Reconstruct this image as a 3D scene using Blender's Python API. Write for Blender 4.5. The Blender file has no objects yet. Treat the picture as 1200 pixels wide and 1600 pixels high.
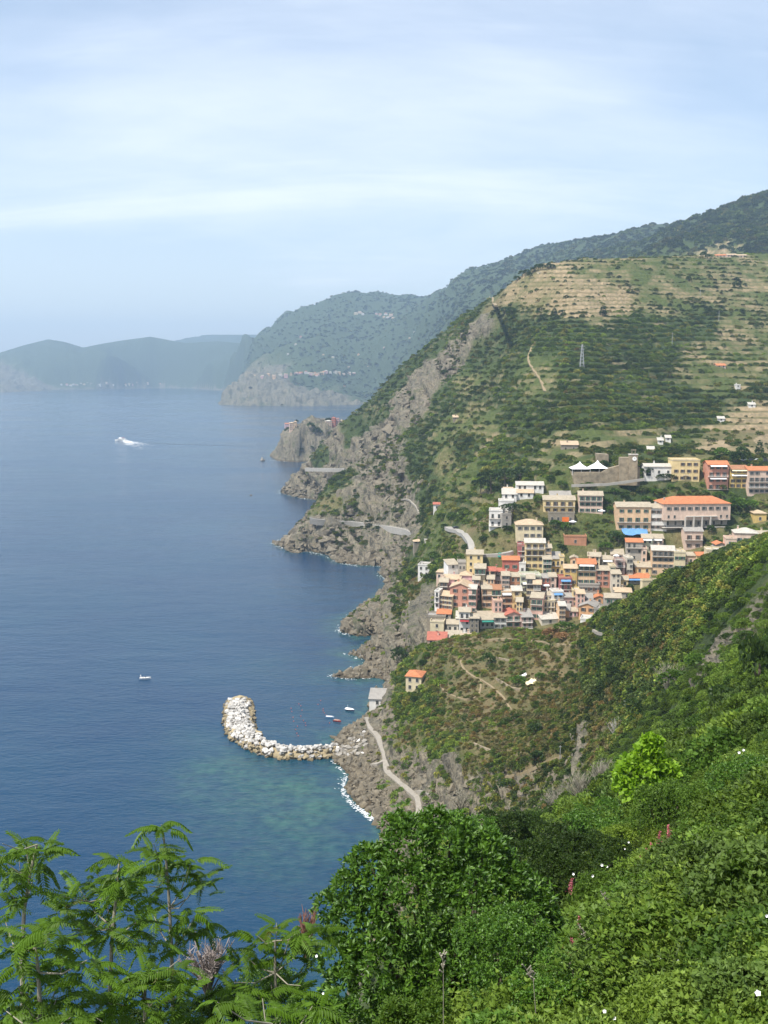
import bpy, math, random
import numpy as np
from mathutils import Vector, Matrix
SC = bpy.context.scene
COL = SC.collection
# ------------------------------------------------------------------ camera, sky, sun, exposure
F, CX, CY, PITCH, H = 1600.0, 600.0, 800.0, math.radians(7.88), 150.0   # focal length, centre (photo pixels), tilt down, eye height (m)
cam_d = bpy.data.cameras.new('camera'); cam = bpy.data.objects.new('camera', cam_d); COL.objects.link(cam)
cam.location = (0, 0, H); cam.rotation_euler = (math.pi/2-PITCH, 0, 0)
cam_d.sensor_fit = 'VERTICAL'; cam_d.sensor_height = 24; cam_d.lens = 24*F/1600
cam_d.clip_start = 0.2; cam_d.clip_end = 60000
SC.camera = cam
SUN_EL = 60.0
SUN_AZ = -128.0        # degrees, measured from +Y (view direction) clockwise towards +X : left and behind the camera
sv = Vector((math.sin(math.radians(SUN_AZ))*math.cos(math.radians(SUN_EL)), math.cos(math.radians(SUN_AZ))*math.cos(math.radians(SUN_EL)), math.sin(math.radians(SUN_EL))))
sun_d = bpy.data.lights.new('sun', 'SUN'); sun = bpy.data.objects.new('sun', sun_d); COL.objects.link(sun)
sun.rotation_euler = sv.to_track_quat('Z', 'Y').to_euler(); sun_d.energy = 5.0; sun_d.angle = math.radians(0.55); sun_d.color = (1.0, 0.955, 0.88)
sun.location = (-300, -300, 700)
world = bpy.data.worlds.new('World'); SC.world = world; world.use_nodes = True
SC.view_settings.view_transform = 'Standard'; SC.view_settings.look = 'None'
SC.view_settings.exposure = 0.42; SC.view_settings.gamma = 1.0; SC.view_settings.use_curve_mapping = False
SC.cycles.max_bounces = 6; SC.cycles.diffuse_bounces = 3; SC.cycles.glossy_bounces = 2; SC.cycles.transmission_bounces = 3
SC.cycles.transparent_max_bounces = 6; SC.cycles.volume_bounces = 0; SC.cycles.caustics_reflective = False; SC.cycles.caustics_refractive = False
SC.cycles.use_denoising = True

class NT:
    """small node-tree helper"""
    def __init__(s, tree): s.t = tree; s.n = tree.nodes; s.l = tree.links
    def add(s, typ, **kw):
        n = s.n.new(typ)
        for k, v in kw.items():
            if k == 'ins':
                for a, b in v.items():
                    if hasattr(b, 'is_linked') or hasattr(b, 'links'): s.l.new(b, n.inputs[a])
                    else: n.inputs[a].default_value = b
            else: setattr(n, k, v)
        return n
    def math(s, op, a, b=0.0, c=None, clamp=False):
        n = s.add('ShaderNodeMath', operation=op, use_clamp=clamp)
        for i, v in enumerate((a, b) if c is None else (a, b, c)):
            if hasattr(v, 'links'): s.l.new(v, n.inputs[i])
            else: n.inputs[i].default_value = v
        return n.outputs[0]
    def mix(s, f, a, b, typ='MIX'):
        n = s.add('ShaderNodeMix', data_type='RGBA', blend_type=typ)
        for i, v in ((0, f), (6, a), (7, b)):
            if hasattr(v, 'links'): s.l.new(v, n.inputs[i])
            elif i == 0: n.inputs[0].default_value = v
            else: n.inputs[i].default_value = (*v, 1) if len(v) == 3 else v
        return n.outputs[2]
    def noise(s, vec, scale, detail=4, rough=0.55, dist=0.0):
        n = s.add('ShaderNodeTexNoise', ins={'Scale': scale, 'Detail': detail, 'Roughness': rough, 'Distortion': dist})
        if vec is not None: s.l.new(vec, n.inputs['Vector'])
        return n.outputs[0]
    def mapr(s, v, a, b, c=0.0, d=1.0, smooth=False):
        n = s.add('ShaderNodeMapRange', interpolation_type='SMOOTHSTEP' if smooth else 'LINEAR')
        s.l.new(v, n.inputs[0])
        for i, x in zip((1, 2, 3, 4), (a, b, c, d)): n.inputs[i].default_value = x
        return n.outputs[0]
    def attr(s, name, typ='GEOMETRY', out='Fac'):
        n = s.add('ShaderNodeAttribute', attribute_name=name, attribute_type=typ); return n.outputs[out]
    def scalev(s, v, xyz):
        n = s.add('ShaderNodeVectorMath', operation='MULTIPLY'); s.l.new(v, n.inputs[0]); n.inputs[1].default_value = xyz
        return n.outputs[0]

def build_world():
    g = NT(world.node_tree); g.n.clear()
    sky = g.add('ShaderNodeTexSky', sky_type='NISHITA', sun_disc=False, sun_elevation=math.radians(SUN_EL),
                sun_rotation=math.radians(SUN_AZ), air_density=1.0, dust_density=1.6, ozone_density=1.6, altitude=100)
    tc = g.add('ShaderNodeTexCoord').outputs['Generated']
    # thin high cloud: streaky cirrus seen on the sky dome, projected on a plane high above
    sep = g.add('ShaderNodeSeparateXYZ'); g.l.new(tc, sep.inputs[0])
    zz = g.math('MAXIMUM', sep.outputs[2], 0.02); zz = g.math('ADD', zz, 0.35)
    u = g.math('DIVIDE', sep.outputs[0], zz); v = g.math('DIVIDE', sep.outputs[1], zz)
    cmb = g.add('ShaderNodeCombineXYZ'); g.l.new(u, cmb.inputs[0]); g.l.new(v, cmb.inputs[1])
    rot = g.add('ShaderNodeMapping'); g.l.new(cmb.outputs[0], rot.inputs[0]); rot.inputs['Rotation'].default_value = (0, 0, 0.35); rot.inputs['Scale'].default_value = (.55, 1.1, 1)
    rot.inputs['Location'].default_value = (2.3, 0.7, 0)
    c1 = g.noise(rot.outputs[0], 0.9, 7, 0.55, 0.5)
    rot2 = g.add('ShaderNodeMapping'); g.l.new(cmb.outputs[0], rot2.inputs[0]); rot2.inputs['Rotation'].default_value = (0, 0, -0.45); rot2.inputs['Scale'].default_value = (.9, 2.2, 1)
    c2 = g.noise(rot2.outputs[0], 1.0, 6, 0.6, 0.3)
    a = g.mapr(c1, 0.40, 0.66, 0, 1, True); b = g.mapr(c2, 0.46, 0.72, 0, 1, True)
    rot3 = g.add('ShaderNodeMapping'); g.l.new(cmb.outputs[0], rot3.inputs[0]); rot3.inputs['Rotation'].default_value = (0, 0, 1.1); rot3.inputs['Scale'].default_value = (.5, 4.2, 1)
    wsp = g.mapr(g.noise(rot3.outputs[0], 1.2, 5, 0.6, .4), 0.50, 0.74, 0, 1, True)     # thin diagonal wisps
    cl = g.math('ADD', g.math('MULTIPLY', a, 0.55), g.math('ADD', g.math('MULTIPLY', b, 0.20), g.math('MULTIPLY', wsp, 0.30)), clamp=True)
    cl = g.math('ADD', g.math('MULTIPLY', cl, 0.75), 0.16, clamp=True)
    skyc = g.mix(1.0, sky.outputs[0], (.97, 1.0, .99), 'MULTIPLY')
    hz = g.mapr(sep.outputs[2], 0.0, 0.30, .5, 0, True); cl = g.math('MAXIMUM', cl, hz)
    col = g.mix(cl, skyc, (6.6, 6.9, 7.4))
    bg = g.add('ShaderNodeBackground', ins={'Color': col, 'Strength': 0.138})
    out = g.add('ShaderNodeOutputWorld'); g.l.new(bg.outputs[0], out.inputs[0])
build_world()
# ------------------------------------------------------------------ helpers
def ray(px, py):
    """direction of the sight line through a photo pixel, scaled to one metre of forward distance"""
    xc = (np.asarray(px, float)-CX)/F; yc = (CY-np.asarray(py, float))/F
    Y = math.cos(PITCH)+yc*math.sin(PITCH)
    return xc/Y, (yc*math.cos(PITCH)-math.sin(PITCH))/Y
def at(px, py, D):
    a, t = ray(px, py); return np.array([a*D, D+0*a, H+t*D])
def seaD(px, py):
    a, t = ray(px, py); return -H/t
def smooth(x, a, b):
    t = np.clip((x-a)/(b-a), 0, 1); return t*t*(3-2*t)
_rs = np.random.RandomState(7); _P = _rs.permutation(1024); _P = np.concatenate([_P, _P, _P]); _G = _rs.rand(1024)*2-1
def vnoise(x, y, z=None):
    """smooth value noise, -1..1"""
    if z is None: z = np.zeros_like(x)
    xi, yi, zi = np.floor(x).astype(int), np.floor(y).astype(int), np.floor(z).astype(int)
    fx, fy, fz = x-xi, y-yi, z-zi
    fx, fy, fz = [f*f*(3-2*f) for f in (fx, fy, fz)]
    def h(i, j, k): return _G[_P[_P[_P[(xi+i) & 1023]+((yi+j) & 1023)]+((zi+k) & 1023)]]
    r = 0
    for i, wx in ((0, 1-fx), (1, fx)):
        for j, wy in ((0, 1-fy), (1, fy)):
            for k, wz in ((0, 1-fz), (1, fz)): r = r+wx*wy*wz*h(i, j, k)
    return r
def fbm(x, y, z=None, o=4, lac=2.05, g=0.5):
    r, a = 0, 1.0
    for i in range(o):
        r = r+a*vnoise(x*lac**i+i*17.3, y*lac**i+i*5.1, None if z is None else z*lac**i+i*3.7); a *= g
    return r
def mesh_np(name, V, Fq, mats=(), midx=None, attrs=None, smooth_=False):
    """mesh from numpy verts and faces (list of arrays, each (n,3) or (n,4))"""
    me = bpy.data.meshes.new(name)
    if isinstance(Fq, np.ndarray): Fq = [Fq]
    Fq = [np.asarray(f, np.int32) for f in Fq if len(f)]
    V = np.asarray(V, np.float32)
    me.vertices.add(len(V)); me.vertices.foreach_set('co', V.ravel())
    nl = sum(f.size for f in Fq); nf = sum(len(f) for f in Fq)
    me.loops.add(nl); me.loops.foreach_set('vertex_index', np.concatenate([f.ravel() for f in Fq]))
    tot = np.concatenate([np.full(len(f), f.shape[1], np.int32) for f in Fq])
    st = np.concatenate([[0], np.cumsum(tot)[:-1]]).astype(np.int32)
    me.polygons.add(nf); me.polygons.foreach_set('loop_start', st); me.polygons.foreach_set('loop_total', tot)
    for m in mats: me.materials.append(m)
    if midx is not None: me.polygons.foreach_set('material_index', np.asarray(midx, np.int32))
    if smooth_: me.polygons.foreach_set('use_smooth', np.ones(nf, bool))
    for k, v in (attrs or {}).items():
        v = np.asarray(v, np.float32)
        dom = 'POINT' if len(v) == len(V) else 'FACE'
        if v.ndim == 1: A = me.attributes.new(k, 'FLOAT', dom); A.data.foreach_set('value', v)
        else:
            A = me.attributes.new(k, 'FLOAT_COLOR', dom); A.data.foreach_set('color', np.hstack([v, np.ones((len(v), 1))]).astype(np.float32).ravel())
    me.update(calc_edges=True); me.validate()
    return me
def link(name, me, parent=None, loc=(0, 0, 0), rot=(0, 0, 0), scale=(1, 1, 1), kind=None):
    o = bpy.data.objects.new(name, me); COL.objects.link(o); o.location = loc; o.rotation_euler = rot; o.scale = scale
    if parent is not None: o.parent = parent
    if kind: o['kind'] = kind
    return o
def tag(o, label, cat, group=None, kind=None):
    o['label'] = label; o['category'] = cat
    if group: o['group'] = group
    if kind: o['kind'] = kind
    return o
def thing(name, label, cat, loc, rz=0, group=None):
    return tag(link(name, None, None, loc, (0, 0, rz)), label, cat, group)
class MB:
    """collects boxes / tubes / prisms for one mesh object"""
    def __init__(s): s.v = []; s.f = []; s.m = []; s.n = 0
    def add(s, V, Fs, m=0):
        s.v.append(np.asarray(V, float))
        for f in Fs: s.f.append([i+s.n for i in f]); s.m.append(m)
        s.n += len(V); return s
    def box(s, x0, x1, y0, y1, z0, z1, m=0):
        V = [(x, y, z) for z in (z0, z1) for y in (y0, y1) for x in (x0, x1)]
        return s.add(V, [(0, 2, 3, 1), (4, 5, 7, 6), (0, 1, 5, 4), (2, 6, 7, 3), (0, 4, 6, 2), (1, 3, 7, 5)], m)
    def tube(s, pts, r, n=6, m=0, cap=True):
        pts = [Vector(p) for p in pts]; rr = r if hasattr(r, '__len__') else [r]*len(pts); V = []
        for i, p in enumerate(pts):
            d = (pts[min(i+1, len(pts)-1)]-pts[max(i-1, 0)]).normalized()
            u = d.cross(Vector((0.13, 0.31, 1))) if abs(d.z) < .95 else d.cross(Vector((1, 0.1, 0))); u.normalize(); w = d.cross(u)
            for k in range(n):
                t = 2*math.pi*k/n; V.append(tuple(p+(u*math.cos(t)+w*math.sin(t))*rr[i]))
        Fs = [(i*n+k, i*n+(k+1) % n, (i+1)*n+(k+1) % n, (i+1)*n+k) for i in range(len(pts)-1) for k in range(n)]
        if cap: Fs += [tuple(reversed(range(n))), tuple((len(pts)-1)*n+k for k in range(n))]
        return s.add(V, Fs, m)
    def mesh(s, name, mats, smooth_=False):
        me = bpy.data.meshes.new(name); me.from_pydata([tuple(p) for a in s.v for p in a], [], s.f)
        for m in mats: me.materials.append(m)
        me.polygons.foreach_set('material_index', s.m)
        if smooth_: me.polygons.foreach_set('use_smooth', [True]*len(s.f))
        me.update(); return me
MATS = {}
def mat_plain(name, col, rough=0.8, var=0.12, scale=0.6, bump=0.0, metal=0.0, spec=0.3):
    """plain procedural material: base colour with soft stains"""
    if name in MATS: return MATS[name]
    m = bpy.data.materials.new(name); m.use_nodes = True; g = NT(m.node_tree); b = g.n['Principled BSDF']
    tc = g.add('ShaderNodeNewGeometry').outputs['Position']
    n = g.noise(tc, scale, 5, 0.6)
    f = g.mapr(n, 0.3, 0.7, 1-var, 1+var)
    c = g.mix(1.0, col, g.add('ShaderNodeCombineColor', ins={0: f, 1: f, 2: f}).outputs[0], 'MULTIPLY')
    g.l.new(c, b.inputs['Base Color']); b.inputs['Roughness'].default_value = rough; b.inputs['Metallic'].default_value = metal
    b.inputs['Specular IOR Level'].default_value = spec
    if bump:
        bp = g.add('ShaderNodeBump', ins={'Strength': bump, 'Height': g.noise(tc, scale*6, 4)}); g.l.new(bp.outputs[0], b.inputs['Normal'])
    MATS[name] = m; return m
# ------------------------------------------------------------------ terrain : control points (photo pixel, forward distance) -> world
COAST = [(585,1280),(570,1268),(548,1252),(538,1232),(543,1212),(530,1196),(522,1188),(524,1172),(518,1160),(527,1148),(545,1138),(566,1124),(572,1112),(577,1098),(583,1092),
 (600,1088),(612,1074),(606,1064),(585,1060),(560,1062),(516,1058),(540,1050),(562,1040),(574,1034),(556,1027),(540,1022),(560,1016),(590,1004),(582,994),(556,996),(531,986),(536,972),
 (552,958),(566,946),(584,936),(598,922),(608,908),(600,903),(592,896),(604,888),(590,884),(560,884),(530,880),(508,868),(486,862),(458,864),(445,858),(426,849),(448,842),(466,828),(478,816),(487,806),(500,797),(508,784),
 (490,781),(470,778),(437,770),(448,762),(466,752),(480,741),(486,728),(478,721),(462,722),(432,720),(421,712),(430,700),(446,687)]
COASTXY = []
for p in COAST:
    D = float(seaD(*p)); COASTXY.append((float(ray(*p)[0]), math.log(D)))
def aD(px, D): return ((px-600)/1600.0*1.0, math.log(D))
pre = [aD(-900,120),aD(-300,140),aD(0,160),aD(300,178),aD(480,200),aD(575,250),aD(598,290),aD(594,318)]
post = [aD(470,2150),aD(600,2350),aD(640,2900),aD(620,3800)] + [(float(ray(x,y)[0]), math.log(float(seaD(x,y)))) for x,y in
  [(590,632),(560,632.5),(500,634),(460,634.5),(420,634),(380,634),(345,632.5),(343,630.5),(365,626),(380,620),(370,613),(345,610),(300,607),(255,606),(150,608),(100,609),(50,611),(0,613),(-200,614),(-700,618)]]
POLY = np.array(pre+COASTXY+post+[aD(-700,16000),aD(2600,16000),aD(2600,60),aD(600,1),aD(-900,1)])
C = []   # controls (a, L, z)
def ctl(px, py, D, dz=0.0):
    a, t = ray(px, py); C.append((float(a), math.log(D), H+float(t)*D+dz))
def ctz(px, D, z): C.append(((px-600)/1600.0, math.log(D), z))
for (a, L) in pre+COASTXY: C.append((a, L, 0.5))
for (a, L) in post: C.append((a, L, 2.0))
CT = """
500,816,850;485,813,853;560,819,862;620,826,805;645,833,765;650,850,735;470,838,875;455,845,870;520,770,905;520,745,955;545,742,945;560,740,950;600,760,880;600,700,990;600,650,1090;620,600,1220;622,579,1270;
560,720,980;580,735,930;630,700,940;640,730,870;480,730,1190;455,757,1215;520,690,1210;546,656,1240;500,704,1215;500,745,1140;530,735,1130;560,690,1130;580,650,1190;600,612,1235;555,655,1220;
650,760,810;650,700,920;650,650,1020;660,600,1120;660,547,1235;700,511,1225;740,482,1200;775,461,1165;700,560,1100;700,600,1010;700,650,900;700,700,800;700,750,710;700,800,650;700,850,585;690,900,545;680,950,505;
620,780,850;610,800,840;660,820,700;670,860,620;650,880,640;640,905,640;622,918,690;640,960,545;600,962,575;560,970,570;590,940,620;600,985,530;570,1035,480;600,1030,475;545,980,572;560,1045,470;610,925,630;620,1000,520;650,1000,490;620,1040,462;600,1050,476;650,1050,432;630,1080,425;660,960,510;590,985,560;570,1045,480;
670,1010,442;700,1002,442;760,987,430;820,982,420;880,987,402;930,970,385;960,950,370;1000,930,350;1040,902,325;1080,890,300;1120,885,280;1160,874,260;1200,848,240;1260,820,230;1330,800,225;
700,1050,402;700,1100,372;660,1100,392;650,1150,366;620,1150,379;700,1150,350;600,1150,389;590,1120,404;700,1200,331;650,1200,350;620,1200,360;700,1240,325;640,1250,337;610,1270,327;750,1250,312;750,1200,318;800,1250,298;800,1200,303;850,1200,290;850,1250,280;800,1150,328;800,1100,350;800,1050,375;750,1100,362;900,1050,350;900,1100,318;900,1150,290;900,1200,268;900,1250,250;
1000,1000,300;1000,1050,275;1000,1100,250;1000,1150,220;1000,1200,185;1100,950,265;1100,1000,230;1100,1050,190;1100,1100,155;1100,1150,120;1200,900,215;1200,950,180;1200,1000,150;1200,1050,120;1200,1100,90;1200,1150,62;1200,1200,42;1350,1100,80;1350,950,160;
1100,1200,70;1100,1300,35;1000,1300,60;1000,1400,28;900,1420,36;900,1330,70;800,1330,110;800,1430,45;900,1500,22;1000,1500,18;1100,1400,18;1200,1400,14;1200,1300,22;700,1620,21;900,1610,15;1200,1600,8;1000,1600,12;
800,440,1120;820,426,1115;850,417,1110;900,412,1110;960,404,1120;1040,403,1150;1100,401,1200;1200,397,1250;1350,392,1300;
800,480,1050;800,550,920;800,600,850;800,650,780;800,700,700;800,750,620;900,480,980;900,550,850;900,600,770;900,650,700;900,690,645;1000,480,1000;1000,550,880;1000,600,800;1000,650,720;1000,700,630;1100,480,1020;1100,550,900;1100,600,820;1100,650,735;1100,690,650;1200,480,1050;1200,550,920;1200,620,780;1200,680,680;1350,480,1050;1350,600,820;1350,680,680;
750,500,1110;750,550,1040;750,600,950;750,650,860;750,700,760;750,750,680;750,800,600;
440,676,1725;430,698,1695;460,661,1745;490,653,1765;505,655,1780;520,690,1720;535,662,1850;455,700,1700;480,700,1700;545,670,1900;
350,612,4720;372,597,4760;400,588,4820;450,586,4860;500,591,4860;550,592,4900;600,592,4900;400,562,5300;450,540,5450;500,520,5500;420,506,6500;470,481,6200;370,532,7100;340,551,7600;520,463,6050;545,460,6050;590,464,6000;625,469,5900;650,474,5600;620,505,5200;600,550,5000;650,520,4400;650,570,4300;600,610,4750;390,545,6300;380,565,5900;
660,476,5000;700,459,4300;740,441,4000;790,421,3800;820,415,3700;860,405,3600;900,386,3500;960,371,3400;1000,354,3300;1050,348,3300;700,500,3700;760,460,3500;1000,381,2750;1060,352,2550;1100,338,2450;1160,316,2350;1200,302,2300;1350,270,2300;1000,400,2000;1100,390,1900;1200,385,1800;1100,365,2100;1200,345,2050;900,405,2900;
-300,575,9400;-150,566,9300;-60,560,9200;0,551,9200;35,539,9200;75,530,9200;100,534,9200;130,543,9100;190,532,9100;235,526,9100;285,535,9000;340,532,8800;0,590,7900;75,575,8300;150,590,8050;150,570,8400;250,590,8000;250,560,8500;340,590,7700;340,560,8200;-300,600,8000;
285,531,11600;330,524,11600;375,520,11600;420,526,11600;470,535,11600
"""
for tok in CT.replace('\n', '').split(';'):
    if tok.strip():
        v = [float(q) for q in tok.split(',')]; ctl(*v)
# town slope
def townD(py): return 470+(1000-py)/3.0
for px, py in [(720,985),(780,975),(840,970),(900,955),(960,930),(1020,905),(700,930),(760,920),(830,920),(900,900),(960,890),(1000,860),(1060,870),(760,870),(830,860),(900,850),(780,820),(850,800),(920,800),(960,835),
   (1040,830),(1100,800),(1150,800),(1200,770),(1000,770),(900,755),(1070,745),(1150,750),(1200,750),(860,770),(800,790),(960,740),(900,735),(1350,760),(1350,800)]:
    ctl(px, py, townD(py))
for px, py, D in [(1100,872,462),(1160,855,455),(1200,835,455),(1060,905,460)]: ctl(px, py, D)
# ground that the photograph does not show (behind ridges, below the frame)
for px, D, z in [(900,430,36),(1000,405,42),(1100,365,62),(1200,310,78),(820,445,30),(540,1045,25),(520,1060,12),(600,1420,60),(560,1400,30),(700,1450,130),(800,1400,180),(900,1350,235),(1000,1400,240),(1100,1450,255),(1200,1500,262),(700,1900,120),(850,1900,150),(1000,1650,225),(1200,1600,255),
   (600,2000,45),(700,2500,170),(800,3000,280),(680,3100,140),(900,2400,260),(1100,2800,340),(1200,2700,420),(1350,2700,430),(650,3500,120),(540,7000,330),(400,7500,180),(650,7000,400),(900,5500,420),(1200,4500,520),(900,9000,350),(600,9000,250),(1300,9000,400),
   (75,10300,240),(235,10300,240),(400,10000,250),(500,10500,260),(-300,12500,150),(200,13500,150),(600,13500,150),(1200,13500,150),(-100,11500,200),(100,11500,230),(550,11600,250),
   (650,12,139.5),(650,50,106),(640,100,66),(650,160,38),(640,220,20),(300,12,139),(300,25,128),(300,50,103),(300,100,56),(320,150,14),(0,12,138),(0,25,126),(0,50,100),(0,100,45),(-300,12,138),(-300,50,95),(500,12,139.5),(500,25,129),(500,50,104),(500,100,60),(500,160,14),
   (760,60,108),(760,100,85),(760,160,62),(760,220,42),(700,270,22),(850,160,72),(850,220,50),(900,120,92),(600,4,147.4),(0,4,147),(1200,4,147.5),(800,8,144)]: ctz(px, D, z)
for px, D, z in [(q, 4, 147.3-max(0, 600-q)*.0006) for q in (-300, 0, 300, 500, 700, 900, 1050, 1200, 1450)]+[(q, 8, 143.2-max(0, 700-q)*.002) for q in (-300, 0, 300, 500, 700, 900, 1050, 1450)]+[(1450, 14, 143), (1450, 40, 136), (1450, 120, 120), (1450, 250, 108)]: ctz(px, D, z)
for px, D, z in [(285, 9350, 370), (340, 9300, 330), (235, 9450, 395), (400, 9200, 300), (300, 9900, 250), (190, 9450, 365), (130, 9450, 300), (75, 9500, 380), (450, 9000, 300), (450, 8200, 280), (400, 8300, 240), (340, 8500, 250)]: ctz(px, D, z)
C = np.array(C)
def qn(L): return np.exp(L)+200.0
CR = 0.02
def kern(d2): return np.sqrt(d2+CR*CR)
def rbf_fit():
    A = C[:, :2]*np.array([1.0, 1.0]); n = len(A)
    K = kern(((A[:, None]-A[None])**2).sum(-1))
    Pm = np.hstack([np.ones((n, 1)), A]); M = np.zeros((n+3, n+3)); M[:n, :n] = K+np.eye(n)*-0.0008; M[:n, n:] = Pm; M[n:, :n] = Pm.T
    b = np.zeros(n+3); b[:n] = C[:, 2]/qn(C[:, 1])
    return A, np.linalg.solve(M, b)
RA, RW = rbf_fit()
def rbf(a, L):
    sh = a.shape; P = np.stack([a.ravel(), L.ravel()], 1); r = np.empty(len(P)); n = len(RA)
    for i in range(0, len(P), 20000):
        p = P[i:i+20000]
        d2 = (p[:, :1]-RA[None, :, 0])**2+(p[:, 1:]-RA[None, :, 1])**2
        r[i:i+20000] = kern(d2)@RW[:n]+RW[n]+p@RW[n+1:]
    return (r*qn(P[:, 1])).reshape(sh)
def coast_sd(a, L):
    """signed distance to the coast line, relative to the distance (positive on land)"""
    sh = a.shape; P = np.stack([a.ravel(), L.ravel()], 1); n = len(pre+COASTXY+post)
    best = np.full(len(P), 1e9); ins = np.zeros(len(P), bool)
    N = len(POLY)
    for i in range(N):
        p, q = POLY[i], POLY[(i+1) % N]
        if i < n-1:
            e = q-p; w = P-p; t = np.clip((w@e)/(e@e), 0, 1); d = w-t[:, None]*e
            best = np.minimum(best, (d**2).sum(1))
        c = ((p[1] > P[:, 1]) != (q[1] > P[:, 1]))
        with np.errstate(divide='ignore', invalid='ignore'):
            ins ^= c & (P[:, 0] < (q[0]-p[0])*(P[:, 1]-p[1])/(q[1]-p[1]+1e-12)+p[0])
    return np.where(ins, 1, -1).reshape(sh)*np.sqrt(best).reshape(sh)
def base_height(a, L):
    D = np.exp(L); x = a*D
    sc = np.clip(D/500, 0.15, 6)
    d = coast_sd(a, L)*D
    j = fbm(x/(14*sc), D/(14*sc), None, 4)*3.4*sc
    d = d+j*0.6*smooth(np.abs(d), 60*sc, 0)
    z = rbf(a, L)
    z = np.where(D < 14, np.minimum(z, H-1.3-.42*D), z)
    cap = 400*smooth(D, 250, 150)+np.where(d > 0, (1.55+3*smooth(D, 2300, 3500))*np.abs(d)+0.8, 0)
    lo = 0.35+0.30*np.clip(d, 0, 18*sc)
    zl = np.maximum(np.minimum(z, cap), lo)
    return np.where(d > 0, zl, -0.5-0.55*np.abs(d)), d
# ---- land cover samples: (photo pixel) -> rock, dry, terrace, scrub, near-green
CLS = {'R': (1, .1, 0, .16), 'S': (0, .18, .65, .9), 'T': (0, .70, 1, .12), 'G': (0, .34, 1, .30), 'M': (.55, .4, 0, .45), 'D': (.06, .75, .3, .5), 'N': (0, .15, 0, 1.), 'U': (.15, .5, .2, .12), 'F': (.03, .15, .1, .9), 'P': (.8, .3, 0, .1)}
SAMP = """T 820,450 870,450 920,460 970,460 880,480 940,485 860,435 1160,685 1190,655 1185,690 1160,665 1120,395
G 1000,430 1050,425 1100,430 1150,420 1190,440 1000,470 1050,465 1100,470 1150,480 1190,470 960,425 1040,410 900,425 830,570 845,600 830,585 740,600 720,590 1100,565 1150,560 1190,530 1110,590 1150,600 740,660 700,665 760,670 730,650 680,690 870,690 900,690 950,690 1010,690 920,680 1150,520 720,740 700,720 700,745 730,765 870,740 690,830 750,800
S 640,690 652,705 662,725 650,680 668,690 645,738 652,752 672,665 690,625 705,600 728,575 748,545 665,780 672,760 505,712 545,690 535,745 600,640 570,665 800,500 850,510 900,510 950,510 1000,505 1050,510 1100,500 800,550 850,540 900,560 950,560 1000,560 1050,560 870,620 920,610 970,610 1020,610 1070,620 900,660 950,660 1000,650 1050,650 750,560 760,610 800,600 700,620 700,640 720,640 1180,610 780,700 830,700 760,740 800,745 720,700 650,720 640,700 660,740 580,640 600,613 640,575 680,532 660,560 720,500 740,490 530,750 500,715 670,800 680,880 720,800 1000,770 950,755 1150,785 1130,775 630,1040 640,885 870,655 800,650 850,660 1100,640 1110,490 600,650 630,900
M 1150,1000 1130,1020
R 720,560 680,600 665,590 640,615 620,640 600,665 650,640 560,700 590,690 520,740 560,770 590,760 620,730 640,790 500,830 550,840 600,840 620,870 470,840 640,820 460,750 500,755 480,740 440,700 470,680 490,660 520,690 600,930 560,970 600,990 570,1040 620,1010 570,1010 590,1145 560,1160 620,1200 600,1230 650,1220 680,1230 720,1250 570,1200 590,1260 700,580 620,680 640,660 560,1180 640,1240 690,1210
M 715,552 685,585 645,630 605,680 622,700 600,745 575,735 545,765 615,755 690,590 670,625 655,655 520,720 760,500 740,520 700,550 540,712 600,720 640,760 530,770 560,800 620,800 640,850 660,760 630,880 620,960 640,980 640,1020 660,940 900,1180 870,1230 900,1250 760,1240 600,1100 620,1130 800,1240 510,665 450,670 655,960 780,1225 1100,1050
D 510,790 770,480 700,850 730,850 740,830 650,920 680,1040 720,1030 760,1050 800,1030 850,1020 900,1010 700,1080 750,1100 800,1100 850,1080 850,1130 780,1150 700,1130 740,1180 800,1190 940,1130 850,1180 640,1150 880,1150 830,1000 660,1060
U 800,850 900,870 1000,880 1100,830 800,930 720,960 850,800 900,820 1100,760 1180,770 860,900 960,930 780,950
N 680,1090 640,1100 690,1170 930,1000 980,1000 1030,960 1000,1050 950,1050 1050,1010 1100,960 1130,900 1180,880 1090,1100 1050,1100 1000,1200 1100,1200 1200,1150 900,1300 900,1600 1100,1400 800,1450 650,1500 1200,1300 1000,1300 1200,1100
F 620,505 640,492 660,490 700,500 650,520 600,580 540,500 450,520 1100,370 1000,390 1150,340 900,400 75,560 200,560 300,560 500,540 420,540 550,600 480,602 1180,370
P 370,610 400,615 430,612 470,618 500,622 415,600 40,604 20,606"""
ROWS = np.concatenate([np.arange(math.log(3.5), math.log(240), 0.013), np.arange(math.log(240), math.log(560), 0.0042), np.arange(math.log(560), math.log(1280), 0.0020), np.arange(math.log(1280), math.log(2300), 0.008)])
ROWF = np.arange(math.log(2295), math.log(14000), 0.0062)
AN = np.linspace(-0.50, 0.52, 600); AF = np.linspace(-0.50, 0.52, 520)
class Patch: pass
def make_patch(A, Ls):
    p = Patch(); p.A, p.Ls = A, Ls
    p.a, p.L = np.meshgrid(A, Ls); p.z, p.d = base_height(p.a, p.L); return p
PN = make_patch(AN, ROWS); PF = make_patch(AF, ROWF)
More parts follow.
